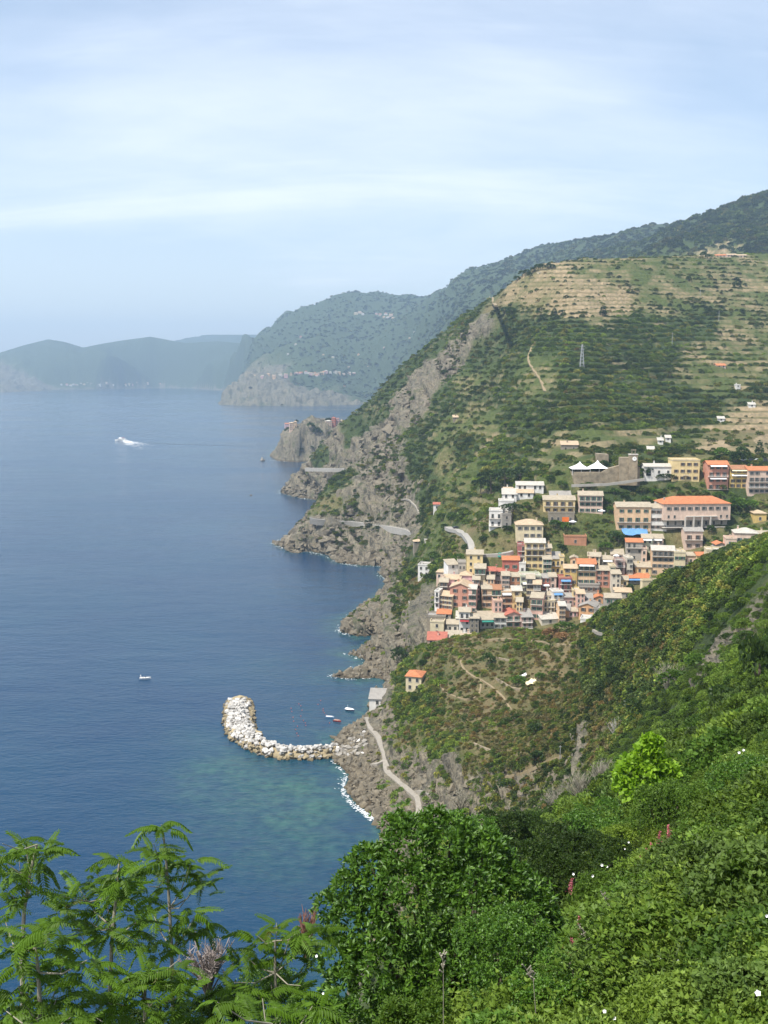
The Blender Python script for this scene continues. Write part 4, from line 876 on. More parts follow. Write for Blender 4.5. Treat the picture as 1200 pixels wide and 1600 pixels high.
# ---- great building with the orange hipped roof, its loggia on tall pillars
def great_building():
    D = 526.0; yaw = math.radians(-4); c, w = frame_at(1035, 1142, 812, D, yaw); top = at(1088, 787, D)[2]; ht = top-c[2]; low = at(1088, 832, D)[2]-c[2]
    t = thing('school_building', 'great pale pink building with an orange hipped roof and a loggia on tall pillars', 'building', tuple(c), -yaw)
    pm = mat_wall('P')
    link('wall', MB().box(-w/2, w/2, 0, 15, 0, ht-.05, 0).box(-w/2+.4, w/2-.4, 2.6, 14.9, low-4, -.003, 1).mesh('wall', [pm, mat_wall('S')]), t)
    r = link('roof', roof_mesh(w, 15, 'h', mat_roof('o'), pm), t, (0, 0, ht)); link('chimney', MB().box(-.4, .4, -.4, .4, 0, 1.6).mesh('chimney', [mat_wall('S')]), r, (-w*.42, 7.5, .9))
    link('terrace', MB().box(-w/2, w/2, -.2, 2.5, -.25, -.01, 0).box(-w/2, w/2, -.1, 2.5, low*.62, low*.62+.25, 0).mesh('terrace', [M_TRIM]), t)
    for i in range(4):
        x = -w*.02+(i-1.0)*w*.125-w*.03; link('pillar', MB().box(x-.35, x+.35, -.95, -.25, low-.5, ht*.18, 0).mesh('pillar', [M_TRIM]), t)
    link('loggia', MB().box(-w*.16, w*.30, -.95, -.002, ht*.18+.002, ht*.24, 0).mesh('loggia', [M_TRIM]), t)
    me = win_mesh(1.2, 1.5, 'd')
    for k in range(9): link('window', me, t, ((k-4)*w*.104, -.002, ht*.62))
    for x in (-w*.42, -w*.33, w*.36, w*.45): link('window', win_mesh(1.0, 1.4, 'n'), t, (x, -.002, ht*.12))
    for k in range(8): link('window', win_mesh(1.1, 1.9, 'n'), t, ((k-3.5)*w*.115, 2.59, low*.45))
    KEEP.extend([(c[0]+q, c[1]+6, 13) for q in (-12, 0, 12)])
great_building()
def wall_strip(name, label, cat, pts, thick, m, group=None, kind=None, deep=4.5):
    """masonry wall following points (px, ytop, ybot, D)"""
    A = [at(p[0], p[2], p[3]) for p in pts]; B = [at(p[0], p[1], p[3]) for p in pts]; o = Vector(A[0]); V = []
    for a, b in zip(A, B):
        g = max(min(gz(a[0], a[1]), a[2])-1.5, a[2]-deep)
        V += [(a[0]-o.x, a[1]-o.y, g-o.z), (b[0]-o.x, b[1]-o.y, b[2]-o.z), (b[0]-o.x, b[1]-o.y+thick, b[2]-o.z), (a[0]-o.x, a[1]-o.y+thick, g-o.z)]
    n = len(pts); Fs = []
    for i in range(n-1):
        for k in range(4): Fs.append((i*4+k, (i+1)*4+k, (i+1)*4+(k+1) % 4, i*4+(k+1) % 4))
    Fs += [(3, 2, 1, 0), tuple((n-1)*4+k for k in range(4))]
    ob = link(name, MB().add(V, Fs).mesh(name, [m]), None, tuple(o)); tag(ob, label, cat, group, kind)
    for a in A: KEEP.append((a[0], a[1], 4))
    return ob
M_STONE = mat_plain('old_stone', (0.27, 0.22, 0.15), .95, .35, .5, .5)
M_CONC = mat_plain('concrete', (0.33, 0.31, 0.275), .9, .15, .5)
M_DIRT = mat_plain('dirt_path', (0.25, 0.195, 0.115), .95, .2, .5)
DC = min(hit(x, 756, near=500).y for x in (895, 920, 950, 990))-1.0
wall_strip('castle_wall', 'ruined brown stone castle wall stepping down below the clock tower', 'castle wall', [(940, 738, 757, DC), (950, 732, 756, DC), (966, 728, 755, DC), (985, 726, 754, DC), (1000, 730, 750, DC)], 3.0, M_STONE)
wall_strip('castle_bastion', 'low round stone bastion carrying the two white tents', 'castle wall', [(893, 736, 752, DC+6), (898, 738, 757, DC), (920, 738, 757, DC-1), (941, 738, 757, DC)], 14.0, M_STONE)
wall_strip('stone_ruin', 'square broken stone turret behind the white tents', 'ruin', [(933, 709, 735, DC+16), (951, 710, 735, DC+16)], 6.0, M_STONE)
wall_strip('low_wall', 'pale kerb wall along the foot of the castle', 'wall', [(893, 757, 760, DC-6), (950, 755, 758, DC-6), (1008, 747, 750, DC-6)], .6, M_CONC, deep=.4)
def clock_tower():
    c = at(990, 750, DC-4); t = thing('clock_tower', 'square stone clock tower with a white dial above the castle wall', 'clock tower', tuple(c), -.1); h = at(990, 711, DC-4)[2]-c[2]
    link('wall', MB().box(-2.6, 1.9, 0, 4.5, -3, h, 0).box(-2.8, 2.1, -.2, 4.7, h, h+.35, 1).box(-7.5, -2.61, 1, 6, -3, h-1.5, 0).mesh('wall', [M_STONE, M_TRIM]), t)
    link('belfry', MB().box(-1.4, -1.0, .8, 1.2, h+.35, h+2.4).box(.3, .7, .8, 1.2, h+.35, h+2.4).box(-1.6, .9, .6, 2, h+2.4, h+2.8).mesh('belfry', [M_STONE]), t)
    n = 20; V = [(1.15*math.cos(i*6.2832/n), -.25, 1.15*math.sin(i*6.2832/n)) for i in range(n)]+[(1.15*math.cos(i*6.2832/n), -.01, 1.15*math.sin(i*6.2832/n)) for i in range(n)]
    d = link('clock_face', MB().add(V, [tuple(reversed(range(n)))]+[(i, (i+1) % n, (i+1) % n+n, i+n) for i in range(n)]).mesh('clock_face', [M_WHITE]), t, (.1, 0, h-2.0))
    link('clock_hand', MB().box(-.06, .06, -.30, -.26, -.1, .85).box(-.1, .6, -.30, -.26, -.05, .05).mesh('clock_hand', [M_RAIL]), d)
clock_tower()
M_TENT = mat_plain('tent_cloth', (0.82, 0.82, 0.82), .7, .04)
def tent(x0, x1, yp, ye, lab):
    D = DC+1; a, b, p = at(x0, ye, D), at(x1, ye, D), at((x0+x1)/2, yp, D+5); c = (a+b)/2; w = (b[0]-a[0])/2; h = p[2]-c[2]
    t = thing('tent', lab, 'tent', tuple(c), 0); n = 16; V = []; R = 7
    for k in range(R+1):
        f = k/R; r = (1-f)**1.7+.03
        for i in range(n):
            q = i*6.2832/n; s = max(abs(math.cos(q)), abs(math.sin(q))); V.append((w*r*math.cos(q)/s, 5+5*r*math.sin(q)/s, h*f))
    Fs = [(k*n+i, k*n+(i+1) % n, (k+1)*n+(i+1) % n, (k+1)*n+i) for k in range(R) for i in range(n)]
    link('canopy', MB().add(V, Fs).mesh('canopy', [M_TENT], True), t)
    for sx in (-.95, 0, .95): link('pole', MB().tube([(w*sx, .3, -3.4), (w*sx, .3, .05)], .08).mesh('pole', [M_WHITE]), t)
tent(894, 923, 721, 733, 'left of the two peaked white tents beside the castle'); tent(922, 951, 719, 732, 'right of the two peaked white tents beside the castle')
# ---- paths and roads
def ribbon(name, pts, w, m, lift=.6, skirt=3.0, label=None, cat=None, kind='structure', rail=0, near=None, step=2.0):
    P = [Vector(at(*p)) if len(p) == 3 else hit(p[0], p[1], near=near) for p in pts]; P = [p for p in P if p is not None]; Q = []
    for i in range(len(P)-1):
        n = max(1, int((P[i+1]-P[i]).length/step))
        for k in range(n):
            t = k/n; a, b, c, d = P[max(i-1, 0)], P[i], P[i+1], P[min(i+2, len(P)-1)]
            Q.append(.5*((2*b)+(c-a)*t+(2*a-5*b+4*c-d)*t*t+(3*b-a-3*c+d)*t**3))
    Q.append(P[-1]); zz = [q.z+lift for q in Q]
    if len(pts[0]) != 3:
        zz = [max(gz(q.x, q.y), q.z-1)+lift for q in Q]
        for _ in range(6): zz = [zz[0]]+[(zz[i-1]+zz[i]*2+zz[i+1])/4 for i in range(1, len(zz)-1)]+[zz[-1]]
    mb = MB(); V = []
    for i, q in enumerate(Q):
        d = (Q[min(i+1, len(Q)-1)]-Q[max(i-1, 0)]); d.z = 0; d.normalize(); s = Vector((d.y, -d.x, 0))*w/2
        for sg, dz in ((-1, -skirt), (-1, 0), (1, 0), (1, -skirt)): V.append((q.x+s.x*sg, q.y+s.y*sg, zz[i]+dz))
        KEEP.append((q.x, q.y, w*.5+.6))
    Fs = [(i*4+k, i*4+k+1, (i+1)*4+k+1, (i+1)*4+k) for i in range(len(Q)-1) for k in range(3)]
    o = link(name, mb.add(V, Fs).mesh(name, [m]))
    if kind: o['kind'] = kind
    if label: tag(o, label, cat)
    return o, [Vector((q.x, q.y, z)) for q, z in zip(Q, zz)]
_, cliffp = ribbon('cliff_path', [(484, 812, 851), (500, 814.5, 853), (525, 816.5, 858), (560, 819, 860), (585, 822.5, 850), (605, 825, 820), (622, 828, 798), (636, 831, 782), (646, 836, 762)], 3.2, M_CONC, 1.7, 5)
ribbon('cliff_path', [(478, 733, 1178), (500, 733.5, 1160), (522, 734, 1148), (545, 734, 1140)], 2.8, M_CONC, 1.6, 4)
def railing(pts, label):
    mb = MB()
    for p in pts[::2]: mb.box(p.x-.05, p.x+.05, p.y-.05, p.y+.05, p.z, p.z+1.1)
    mb.tube([(p.x, p.y, p.z+1.1) for p in pts[::3]], .05, 4).tube([(p.x, p.y, p.z+.55) for p in pts[::3]], .04, 4)
    b = pts[0]; o = link('railing', mb.mesh('railing', [M_TRIM])); tag(o, label, 'railing')
railing([p+Vector((-.2, -1.4, 0)) for p in cliffp], 'pale railing along the cliff path cut into the headland')
wall_strip('retaining_wall', 'long grey retaining wall above the middle of the cliff path', 'wall', [(570, 812, 818, 866), (590, 814, 821, 858), (604, 819, 825, 830)], 1.0, M_CONC)
M_PAVE = mat_plain('pale_paving', (0.29, 0.26, 0.215), .9, .14, .8)
ribbon('harbour_path', [(573, 1122), (578, 1135), (590, 1152), (597, 1168), (602, 1182), (603, 1196), (606, 1208), (622, 1222), (640, 1238), (652, 1246), (655, 1262), (655, 1275)], 2.3, M_PAVE, .45, 3.0)
ribbon('harbour_steps', [(580, 1196), (590, 1196), (600, 1190)], 1.6, M_PAVE, .5, 3.0)
ribbon('harbour_steps', [(650, 1238), (662, 1238), (672, 1243)], 1.2, M_PAVE, .5, 3.0)
ribbon('road', [(702, 824), (722, 832), (735, 842), (741, 855), (742, 872)], 6.0, M_CONC, .5, 2.0, near=480)
ribbon('road', [(742, 868), (760, 868), (785, 867), (800, 862)], 3.0, M_CONC, .5, 2.0, near=480)
ribbon('garden_steps', [(790, 1216), (812, 1212), (828, 1203), (845, 1196), (862, 1186), (880, 1181)], 1.1, M_DIRT, .4, 1.2)
ribbon('dirt_path', [(720, 1032), (724, 1045), (740, 1058), (752, 1063), (770, 1075), (788, 1092), (798, 1110)], .9, M_DIRT, .2, .8)
ribbon('dirt_path', [(688, 1070), (700, 1085), (730, 1095), (748, 1085), (752, 1063)], .7, M_DIRT, .25, .8)
ribbon('dirt_path', [(835, 535), (830, 548), (826, 562), (834, 580), (846, 598), (852, 612)], 2.2, M_DIRT, .4, 1.2, near=700)
ribbon('dirt_path', [(765, 464), (771, 472), (777, 481)], 3.0, M_DIRT, .4, 1.2, near=900)
ribbon('dirt_path', [(640, 940), (655, 950), (662, 962), (668, 972)], 1.6, M_PAVE, .4, 1.2)
ribbon('dirt_path', [(628, 781), (645, 786), (653, 796), (655, 804)], 2.0, M_PAVE, .4, 1.2)
ribbon('garden_path', [(928, 985), (948, 990), (962, 984)], 1.4, M_PAVE, .3, 1.0)
for i, (pts, D, lab) in enumerate([([(740, 1165), (770, 1178)], None, 'dark terrace wall in the middle of the orange scrub'), ([(775, 1063), (800, 1078), (820, 1082)], None, 'terrace wall under the vegetable garden'),
      ([(680, 1190), (700, 1200), (725, 1212)], None, 'curved dry wall at the top of the grey cliff'), ([(775, 1030), (800, 1036)], None, 'short pale terrace wall near the village'),
      ([(830, 1005), (850, 1006), (862, 1012)], None, 'pale terrace wall under the dusty pink tree'), ([(835, 1020), (855, 1024), (862, 1032)], None, 'second pale terrace wall under the dusty pink tree'),
      ([(760, 1003), (790, 1001), (812, 1004)], None, 'pale bank at the lower village edge'), ([(870, 1010), (905, 1012)], None, 'pale low wall below the white arched building')]):
    P = [hit(*p) for p in pts]
    mb = MB(); V = []
    for p in P: V += [(p.x, p.y, p.z-1.5), (p.x, p.y, p.z+1.0), (p.x, p.y+.7, p.z+1.0), (p.x, p.y+.7, p.z-1.5)]
    Fs = [(i*4+k, (i+1)*4+k, (i+1)*4+(k+1) % 4, i*4+(k+1) % 4) for i in range(len(P)-1) for k in range(4)]+[(3, 2, 1, 0), tuple((len(P)-1)*4+k for k in range(4))]
    tag(link('terrace_wall', mb.add(V, Fs).mesh('terrace_wall', [M_DIRT if i > 3 else M_STONE])), lab, 'wall')
# ---- harbour house, boat shed, cafe, huts
house(634, 658, 1057, 1080, 14, 8.5, 'h', 'o', 'c', 2, 2, 'n', '', 'cream house with a bright orange hipped roof alone above the cove', D=None if False else 428, snap=True)
house(577, 602, 1092, 1104, 6, 8, 's', 'g', 'w', 1, 1, 'n', '', 'white boat shed with a grey roof at the harbour edge', D=404, winh=1.6)
house(647, 664, 846, 850, -6, 6, 'h', 't', 's', 1, 3, 'n', '', 'open cafe hut with a cream tent roof at the end of the cliff path', D=690)
house(665, 678, 848, 852, -4, 6, 's', 'g', 's', 1, 2, 'n', '', 'grey roofed shed beside the cafe hut', D=690)
house(877, 903, 695, 706, 6, 7, 's', 't', 's', 1, 2, 'n', '', 'lonely stone hut with a tan roof on the terraces above the castle', D=650)
house(1120, 1134, 571, 575, 0, 9, 'g', 'o', 'P', 1, 2, 'n', '', 'tiny orange roofed hut on the terraces at the right', D=880)
house(1150, 1157, 602, 605, 0, 7, 'f', 'w', 'w', 1, 1, 'n', '', 'tiny white shed on the terraces at the far right', D=815)
house(708, 716, 652, 655, 0, 6, 's', 't', 's', 1, 1, 'n', '', 'tiny stone hut above the vineyard terraces', D=880)
house(840, 852, 426, 430, 0, 9, 'f', 'b', 'c', 1, 2, 'n', '', 'small pale hut under the trees on the hilltop', D=1108)
for x0, x1, ye, yb, D, lab in [(1085, 1100, 400, 405, 1230, 'left'), (1118, 1134, 399, 406, 1230, 'second'), (1136, 1150, 398, 406, 1235, 'third'), (1150, 1166, 399, 407, 1230, 'right')]:
    house(x0, x1, ye, yb, 6, 9, 'g', 't' if x0 != 1118 else 'o', 'P', 2, 3, 'n', '', '%s house of the little row on top of the terraced hill' % ('leftmost' if lab == 'left' else 'rightmost' if lab == 'right' else lab+' from left'), D=D)
for x0, x1, y0, y1, nm in [(1012, 1022, 702, 705, 'first'), (1028, 1036, 688, 692, 'second'), (1040, 1048, 684, 688, 'third'), (1122, 1132, 654, 658, 'fourth'), (1170, 1180, 632, 636, 'fifth')]:
    house(x0, x1, y0, y1, 10, 5, 's', 'w', 'w', 1, 1, 'n', '', '%s little white shed going up the valley behind the church' % nm, D=hit(x0, y1, near=560).y-2)
# ---- far villages: every building a thing
def far_house(px, yb, wpx, hpx, D, wc, rc, lab, grp, rows=2, cols=3):
    h = hit(px, yb, near=D*.8); D = h.y if h is not None else D
    house(px-wpx/2, px+wpx/2, yb-hpx, yb, HR.uniform(-15, 15), wpx/1600*D*.8, HR.choice('gfh'), rc, wc, rows, cols, 'n', '', lab, D=D, snap=False, winh=1.6)
for i, (px, yb, w, hh, wc, rc) in enumerate([(449, 675, 7, 13, 'l', 'o'), (456, 672, 7, 11, 'P', 't'), (461, 668, 5, 9, 'a', 't'), (514, 668, 9, 10, 'P', 'w'), (521, 667, 6, 14, 'r', 'r'), (527, 666, 6, 12, 'l', 'o'), (533, 665, 5, 8, 'c', 't')]):
    far_house(px, yb, w, hh, 1740, wc, rc, ['pink house at the seaward tip of the next headland', 'pale house behind the seaward pink house of the next headland', 'small apricot house highest on the seaward side of the next headland', 'pale block left of the red house on the next headland', 'tall red house on top of the next headland', 'pink house right of the red house on the next headland', 'small cream house half hidden behind the main ridge'][i], None, 4, 3)
def copies(group, label, items, D, cat='house'):
    protos = []
    for k, (wc, rc) in enumerate((('c', 'o'), ('P', 't'), ('w', 'w'), ('a', 'o'))):
        pass
    for (px, yb, w, hh) in items:
        h = hit(px, yb, near=D*.75)
        if h is None: continue
        s = h.y/1600; W, T = w*s, hh*s; wc = HR.choice('cPwaqlP'); rc = HR.choice('ottbw')
        t = thing('house', label, cat, tuple(h), HR.uniform(-.3, .3), group)
        link('wall', MB().box(-W/2, W/2, 0, W*.8, -6, T-.05).mesh('wall', [mat_wall(wc)]), t); link('roof', roof_mesh(W, W*.8, HR.choice('gh'), mat_roof(rc), mat_wall(wc)), t, (0, 0, T))
        me = win_mesh(1.6, 2.0, 'n'); nr, nc = max(1, int(T/3.6)), max(1, int(W/4.5))
        for r in range(nr):
            for c in range(nc): link('window', me, t, ((c+.5-nc/2)*W/nc*.9, -.002, T/nr*(r+.3)))
R2 = random.Random(3)
copies('houses of the village on the far cliff top', 'pale house of the distant village strung along the far cliff top', [(px, 589-R2.uniform(0, 5)+(3 if px < 440 else 0), R2.uniform(3.2, 6.5), R2.uniform(2.4, 5)) for px in [392, 398, 404, 411, 419, 428, 438, 447, 455, 463, 470, 478, 482, 487, 492, 497, 503, 509, 516, 524, 530, 537, 545, 553, 486, 494, 506]], 4800)
copies('houses of the high village on the far hillside', 'pale house of the small village high on the far hillside', [(px, py, R2.uniform(3.4, 6), R2.uniform(2.4, 4)) for px, py in [(556, 492), (562, 490), (567, 493), (588, 492), (594, 494), (600, 497), (606, 498), (611, 495), (614, 499), (603, 493)]], 5300)
copies('scattered farmhouses on the far hills', 'single pale farmhouse among the trees of the far hills', [(px, py, R2.uniform(2.6, 4), R2.uniform(2, 3)) for px, py in [(470, 528), (462, 540), (487, 545), (505, 556), (560, 556), (570, 570), (545, 575), (538, 605), (520, 560), (575, 575), (450, 555), (640, 530), (648, 520), (600, 545), (1040, 372), (1100, 362), (1160, 350)]], 4500)
copies('houses of the beach village at the far bay', 'tiny pale house of the hazy village on the far bay', [(px, 604-R2.uniform(0, 5), R2.uniform(2.4, 4.5), R2.uniform(1.6, 3)) for px in [96, 104, 110, 114, 120, 126, 131, 137, 143, 149, 155, 160, 167, 176, 196, 201, 207, 212, 165, 230, 250, 118, 140]], 7800)
tag(link('beach', MB().box(-135, 30, 0, 26, 0, 4).box(-90, -20, 18, 40, 4, 12).mesh('beach', [M_PAVE]), None, tuple(at(535, 632, 4590))), 'pale sea wall and railway terrace at the foot of the far cliff village', 'sea wall')
# ---- pylons and poles
M_STEEL = mat_plain('galvanised_steel', (0.42, 0.42, 0.41), .5, .1, metal=.4)
def pylon(px, yb, yt, lab):
    h = hit(px, yb, near=600); T = (ray(px, yt)[1]-ray(px, yb)[1])*h.y; t = thing('pylon', lab, 'pylon', tuple(h)); L4 = [(s1, s2) for s1 in (-1, 1) for s2 in (-1, 1)]; b = T*.09
    for sx, sy in L4: link('leg', MB().tube([(sx*b, sy*b, -1), (sx*.3, sy*.3, T)], .22, 4).mesh('leg', [M_STEEL]), t)
    mb = MB()
    for k in range(7):
        z0, z1 = T*k/7, T*(k+1)/7; r0, r1 = b+(.3-b)*k/7, b+(.3-b)*(k+1)/7
        for i, (sx, sy) in enumerate(((-1, -1), (1, -1), (1, 1), (-1, 1))):
            nx, ny = ((1, -1), (1, 1), (-1, 1), (-1, -1))[i]; mb.tube([(sx*r0, sy*r0, z0), (nx*r1, ny*r1, z1)], .10, 3).tube([(nx*r0, ny*r0, z0), (sx*r1, sy*r1, z1)], .10, 3)
    link('lattice', mb.mesh('lattice', [M_STEEL]), t)
    for f in (.8, .92): link('cross_arm', MB().tube([(-T*.12, 0, T*f), (T*.12, 0, T*f)], .16, 4).mesh('cross_arm', [M_STEEL]), t)
pylon(909, 575, 538, 'tall lattice pylon standing in the dark scrub of the hill')
for px, yb, yt, lab in [(1050, 541, 519, 'grey mast in the scrub right of the lattice pylon'), (1123, 503, 485, 'pale pole beside the upper terraces'), (1094, 462, 450, 'small pole on the high terraces'), (687, 905, 888, 'thin lamp post beside the white cliff house'), (875, 1192, 1165, 'pale post at the top of the garden steps'), (585, 1092, 1074, 'stubby mast behind the boat shed')]:
    h = hit(px, yb); T = (ray(px, yt)[1]-ray(px, yb)[1])*h.y
    t = thing('pole', lab, 'pole', tuple(h)); link('shaft', MB().tube([(0, 0, -1), (0, 0, T)], [T*.018+.06, T*.008+.04], 8).mesh('shaft', [M_STEEL]), t); link('cross_arm', MB().tube([(-T*.08, 0, T*.93), (T*.08, 0, T*.93)], .06, 6).mesh('cross_arm', [M_STEEL]), t)
# ------------------------------------------------------------------ harbour : breakwater, rocks, boats, floats, surf
R3 = random.Random(21)
def mat_boulder(name, c1, c2, wet=True):
    m = bpy.data.materials.new(name); m.use_nodes = True; g = NT(m.node_tree); b = g.n['Principled BSDF']; pos = g.add('ShaderNodeNewGeometry').outputs['Position']
    r = g.add('ShaderNodeObjectInfo').outputs['Random']
    c = g.mix(g.mapr(g.noise(pos, 0.9, 4, .6), .3, .7), c1, c2); f = g.mapr(r, 0, 1, .72, 1.2)
    c = g.mix(1.0, c, g.add('ShaderNodeCombineColor', ins={0: f, 1: f, 2: f}).outputs[0], 'MULTIPLY')
    if wet:
        sp = g.add('ShaderNodeSeparateXYZ'); g.l.new(pos, sp.inputs[0]); c = g.mix(g.mapr(g.math('ADD', sp.outputs[2], g.noise(pos, .7, 3)), .7, 1.5, .85, 0), c, (0.10, 0.075, 0.035))
    g.l.new(c, b.inputs['Base Color']); b.inputs['Roughness'].default_value = .9
    bp = g.add('ShaderNodeBump', ins={'Strength': .6, 'Distance': .3, 'Height': g.noise(pos, 2.5, 5, .7)}); g.l.new(bp.outputs[0], b.inputs['Normal']); return m
def boulder_mesh(seed, mat):
    """angular quarried block: a hull of jittered box corners and face points"""
    import bmesh
    r = random.Random(seed); bm = bmesh.new()
    for _ in range(13):
        v = Vector((r.uniform(-1, 1), r.uniform(-1, 1), r.uniform(-1, 1))); m = max(abs(q) for q in v); v = v/m*r.uniform(.75, 1.0); bm.verts.new((v.x, v.y*.85, v.z*.72))
    bmesh.ops.convex_hull(bm, input=bm.verts); bmesh.ops.delete(bm, geom=[v for v in bm.verts if not v.link_faces], context='VERTS')
    me = bpy.data.meshes.new('boulder'); bm.to_mesh(me); bm.free(); me.materials.append(mat); return me
MB_W = mat_boulder('boulder_white', (0.58, 0.56, 0.52), (0.38, 0.35, 0.31)); MB_T = mat_boulder('boulder_tan', (0.44, 0.36, 0.21), (0.27, 0.21, 0.12)); MB_G = mat_boulder('boulder_grey', (0.34, 0.31, 0.26), (0.20, 0.18, 0.15))
BW = [boulder_mesh(i, MB_W) for i in range(6)]; BT = [boulder_mesh(10+i, MB_T) for i in range(5)]; BG = [boulder_mesh(20+i, MB_G) for i in range(5)]
def breakwater():
    ln = [(375, 1094, 7.5), (372, 1112, 8.5), (372, 1130, 8.5), (378, 1146, 8.0), (392, 1160, 7.0), (410, 1172, 6.5), (435, 1179, 6.3), (462, 1181, 6.0), (490, 1181, 5.6), (515, 1178, 5.5), (532, 1174, 5.5)]
    P = []
    for i in range(len(ln)-1):
        a, b = ln[i], ln[i+1]
        for k in range(4):
            t = k/4; px, py, w = [a[j]+(b[j]-a[j])*t for j in range(3)]; q = at(px, py, float(seaD(px, py))); P.append((q[0], q[1], w*.8))
    c0 = P[len(P)//2]; root = thing('breakwater', 'curved breakwater of heaped white and tan boulders guarding the harbour', 'breakwater', (c0[0], c0[1], 0))
    pts = []
    for i in range(len(P)-1):
        (x, y, w), (x2, y2, _) = P[i], P[i+1]; d = Vector((x2-x, y2-y, 0)); L = d.length; d.normalize(); s = Vector((-d.y, d.x, 0))
        end = min(1, (i+1)/3)
        for _ in range(int(L*w*2*.78)):
            u = R3.uniform(-1, 1); z = 3.3*(1-abs(u)**1.7)*end+R3.uniform(-.35, .35); q = R3.uniform(0, L)
            pts.append((x+d.x*q+s.x*u*w, y+d.y*q+s.y*u*w, z, u, R3.uniform(.6, 1.0)+.75*R3.random()**3))
    pts.sort(key=lambda p: -p[4]-p[2]*.25)
    # heap core, so no water shows through
    V = []; 
    for (x, y, w), (x2, y2, _) in zip(P[:-1], P[1:]):
        d = Vector((x2-x, y2-y, 0)).normalized(); s = Vector((-d.y, d.x, 0))
        for u, z in ((-.98, -1.5), (-.55, 1.5), (0, 2.5), (.55, 1.5), (.98, -1.5)): V.append((x+s.x*u*w-c0[0], y+s.y*u*w-c0[1], z))
    n = len(P)-1; link('core', MB().add(V, [(i*5+k, i*5+k+1, (i+1)*5+k+1, (i+1)*5+k) for i in range(n-1) for k in range(4)]+[(0, 1, 2, 3, 4)]).mesh('core', [MB_T]), root)
    rest = []
    for i, (x, y, z, u, r) in enumerate(pts):
        # the outer (seaward, nearer) flank is tan with weed, the crest bleached white
        white = (z > 1.9+R3.uniform(-1.1, 1.0)) or (u < -.2 and R3.random() < .2)
        me = R3.choice(BW if white else BT); rot = (R3.uniform(-.5, .5), R3.uniform(-.5, .5), R3.uniform(0, 6.28)); sc = (r*R3.uniform(.85, 1.2), r*R3.uniform(.8, 1.1), r*R3.uniform(.75, 1.1))
        if i < 298: link('boulder', me, root, (x-c0[0], y-c0[1], z), rot, sc)
        else: rest.append((me, Matrix.LocRotScale(Vector((x-c0[0], y-c0[1], z)), __import__('mathutils').Euler(rot), Vector(sc))))
    V = []; Fs = []; mi = []; n = 0
    for me, M in rest:
        V += [tuple(M@v.co) for v in me.vertices]; Fs += [tuple(q+n for q in p.vertices) for p in me.polygons]; mi += [0 if me in BW else 1]*len(me.polygons); n += len(me.vertices)
    m2 = bpy.data.meshes.new('rubble'); m2.from_pydata(V, [], Fs); m2.materials.append(MB_W); m2.materials.append(MB_T); m2.polygons.foreach_set('material_index', mi); link('rubble', m2, root, kind='stuff')
breakwater()
# grey boulders heaped at the landward root and loose rocks by the cliffs
k = 0
for i in range(110):
    px, py = R3.uniform(524, 572), R3.uniform(1128, 1182)
    if py < 1175-(px-524)*.75 or py > 1190: continue
    h = hit(px, py); r = R3.uniform(.7, 1.5)
    tag(link('boulder', R3.choice(BG+BW[:1]), None, (h.x, h.y, max(h.z, 0)+r*.35), (R3.uniform(-.5, .5), R3.uniform(-.5, .5), R3.uniform(0, 6)), (r, r, r*.8)), 'rounded grey boulder in the heap where the breakwater meets the shore', 'boulder', 'boulders at the landward end of the breakwater'); k += 1
def sea_rock(px, py, w, hgt, lab):
    D = float(seaD(px, py)); q = at(px, py, D); s = w/1600*D/2; rs = np.random.RandomState(int(px)); n, m = 14, 9; V = []
    for j in range(m):
        for i in range(n):
            t = i*6.2832/n; f = j/(m-1); r = (1-f**1.6)*(1+.35*vnoise(np.array([math.cos(t)*2+px]), np.array([math.sin(t)*2]), np.array([f*2.]))[0])
            V.append((s*r*math.cos(t), s*.8*r*math.sin(t), -1+(hgt+1)*f*(1+.2*rs.randn()*(f > .3))))
    tag(link('sea_rock', MB().add(V, [(j*n+i, j*n+(i+1) % n, (j+1)*n+(i+1) % n, (j+1)*n+i) for j in range(m-1) for i in range(n)]).mesh('sea_rock', [MB_G]), None, (q[0], q[1], 0)), lab, 'rock')
for a in [(410, 720, 9, 5, 'dark rock standing off the tip of the second headland'), (392, 774, 6, 1.2, 'small low rock alone off the middle headland'), (608, 1069, 13, 1.6, 'brown flat rock in the cove behind the boat shed'), (588, 1074, 9, .7, 'low brown rock awash in the cove'),
          (548, 1022, 10, 1.6, 'dark skerry between the two rocky points'), (433, 851, 10, 3.5, 'jagged rock at the tip of the headland with the cliff path'), (456, 773, 9, 3.0, 'rock at the foot of the middle headland'), (522, 1057, 9, 1.6, 'low rock ending the rocky point above the harbour'), (563, 1028, 8, 1.8, 'small rock beside the rocky point'), (600, 897, 7, 1.5, 'brown rock in the inner bay')]: sea_rock(*a)
def hull(L, W, Hh, m, deckm, name='hull'):
    """pointed hull with flared sides and an open or decked top"""
    n = 9; V = []
    for i in range(n):
        f = i/(n-1); y = W/2*(1-max(0, (f-.35)/.65)**2.2)*(.86+.14*min(1, f*4)); z = Hh*(1+.28*f**2)
        for yy, zz in ((-y*.99, z), (-y*.62, -.12), (y*.62, -.12), (y*.99, z), (y*.80, z), (y*.72, z-.42*Hh), (-y*.72, z-.42*Hh), (-y*.80, z)): V.append(((f-.5)*L, yy, zz))
    Fs = [(i*8+k, i*8+(k+1) % 8, (i+1)*8+(k+1) % 8, (i+1)*8+k) for i in range(n-1) for k in range(8)]; Fs += [tuple(range(8)), tuple(reversed(range((n-1)*8, n*8)))]
    mb = MB(); mb.add(V, Fs); mb.m = [1 if (j < (n-1)*8 and j % 8 in (4, 5, 6)) else 0 for j in range(len(mb.f))]
    return mb.mesh(name, [m, deckm])
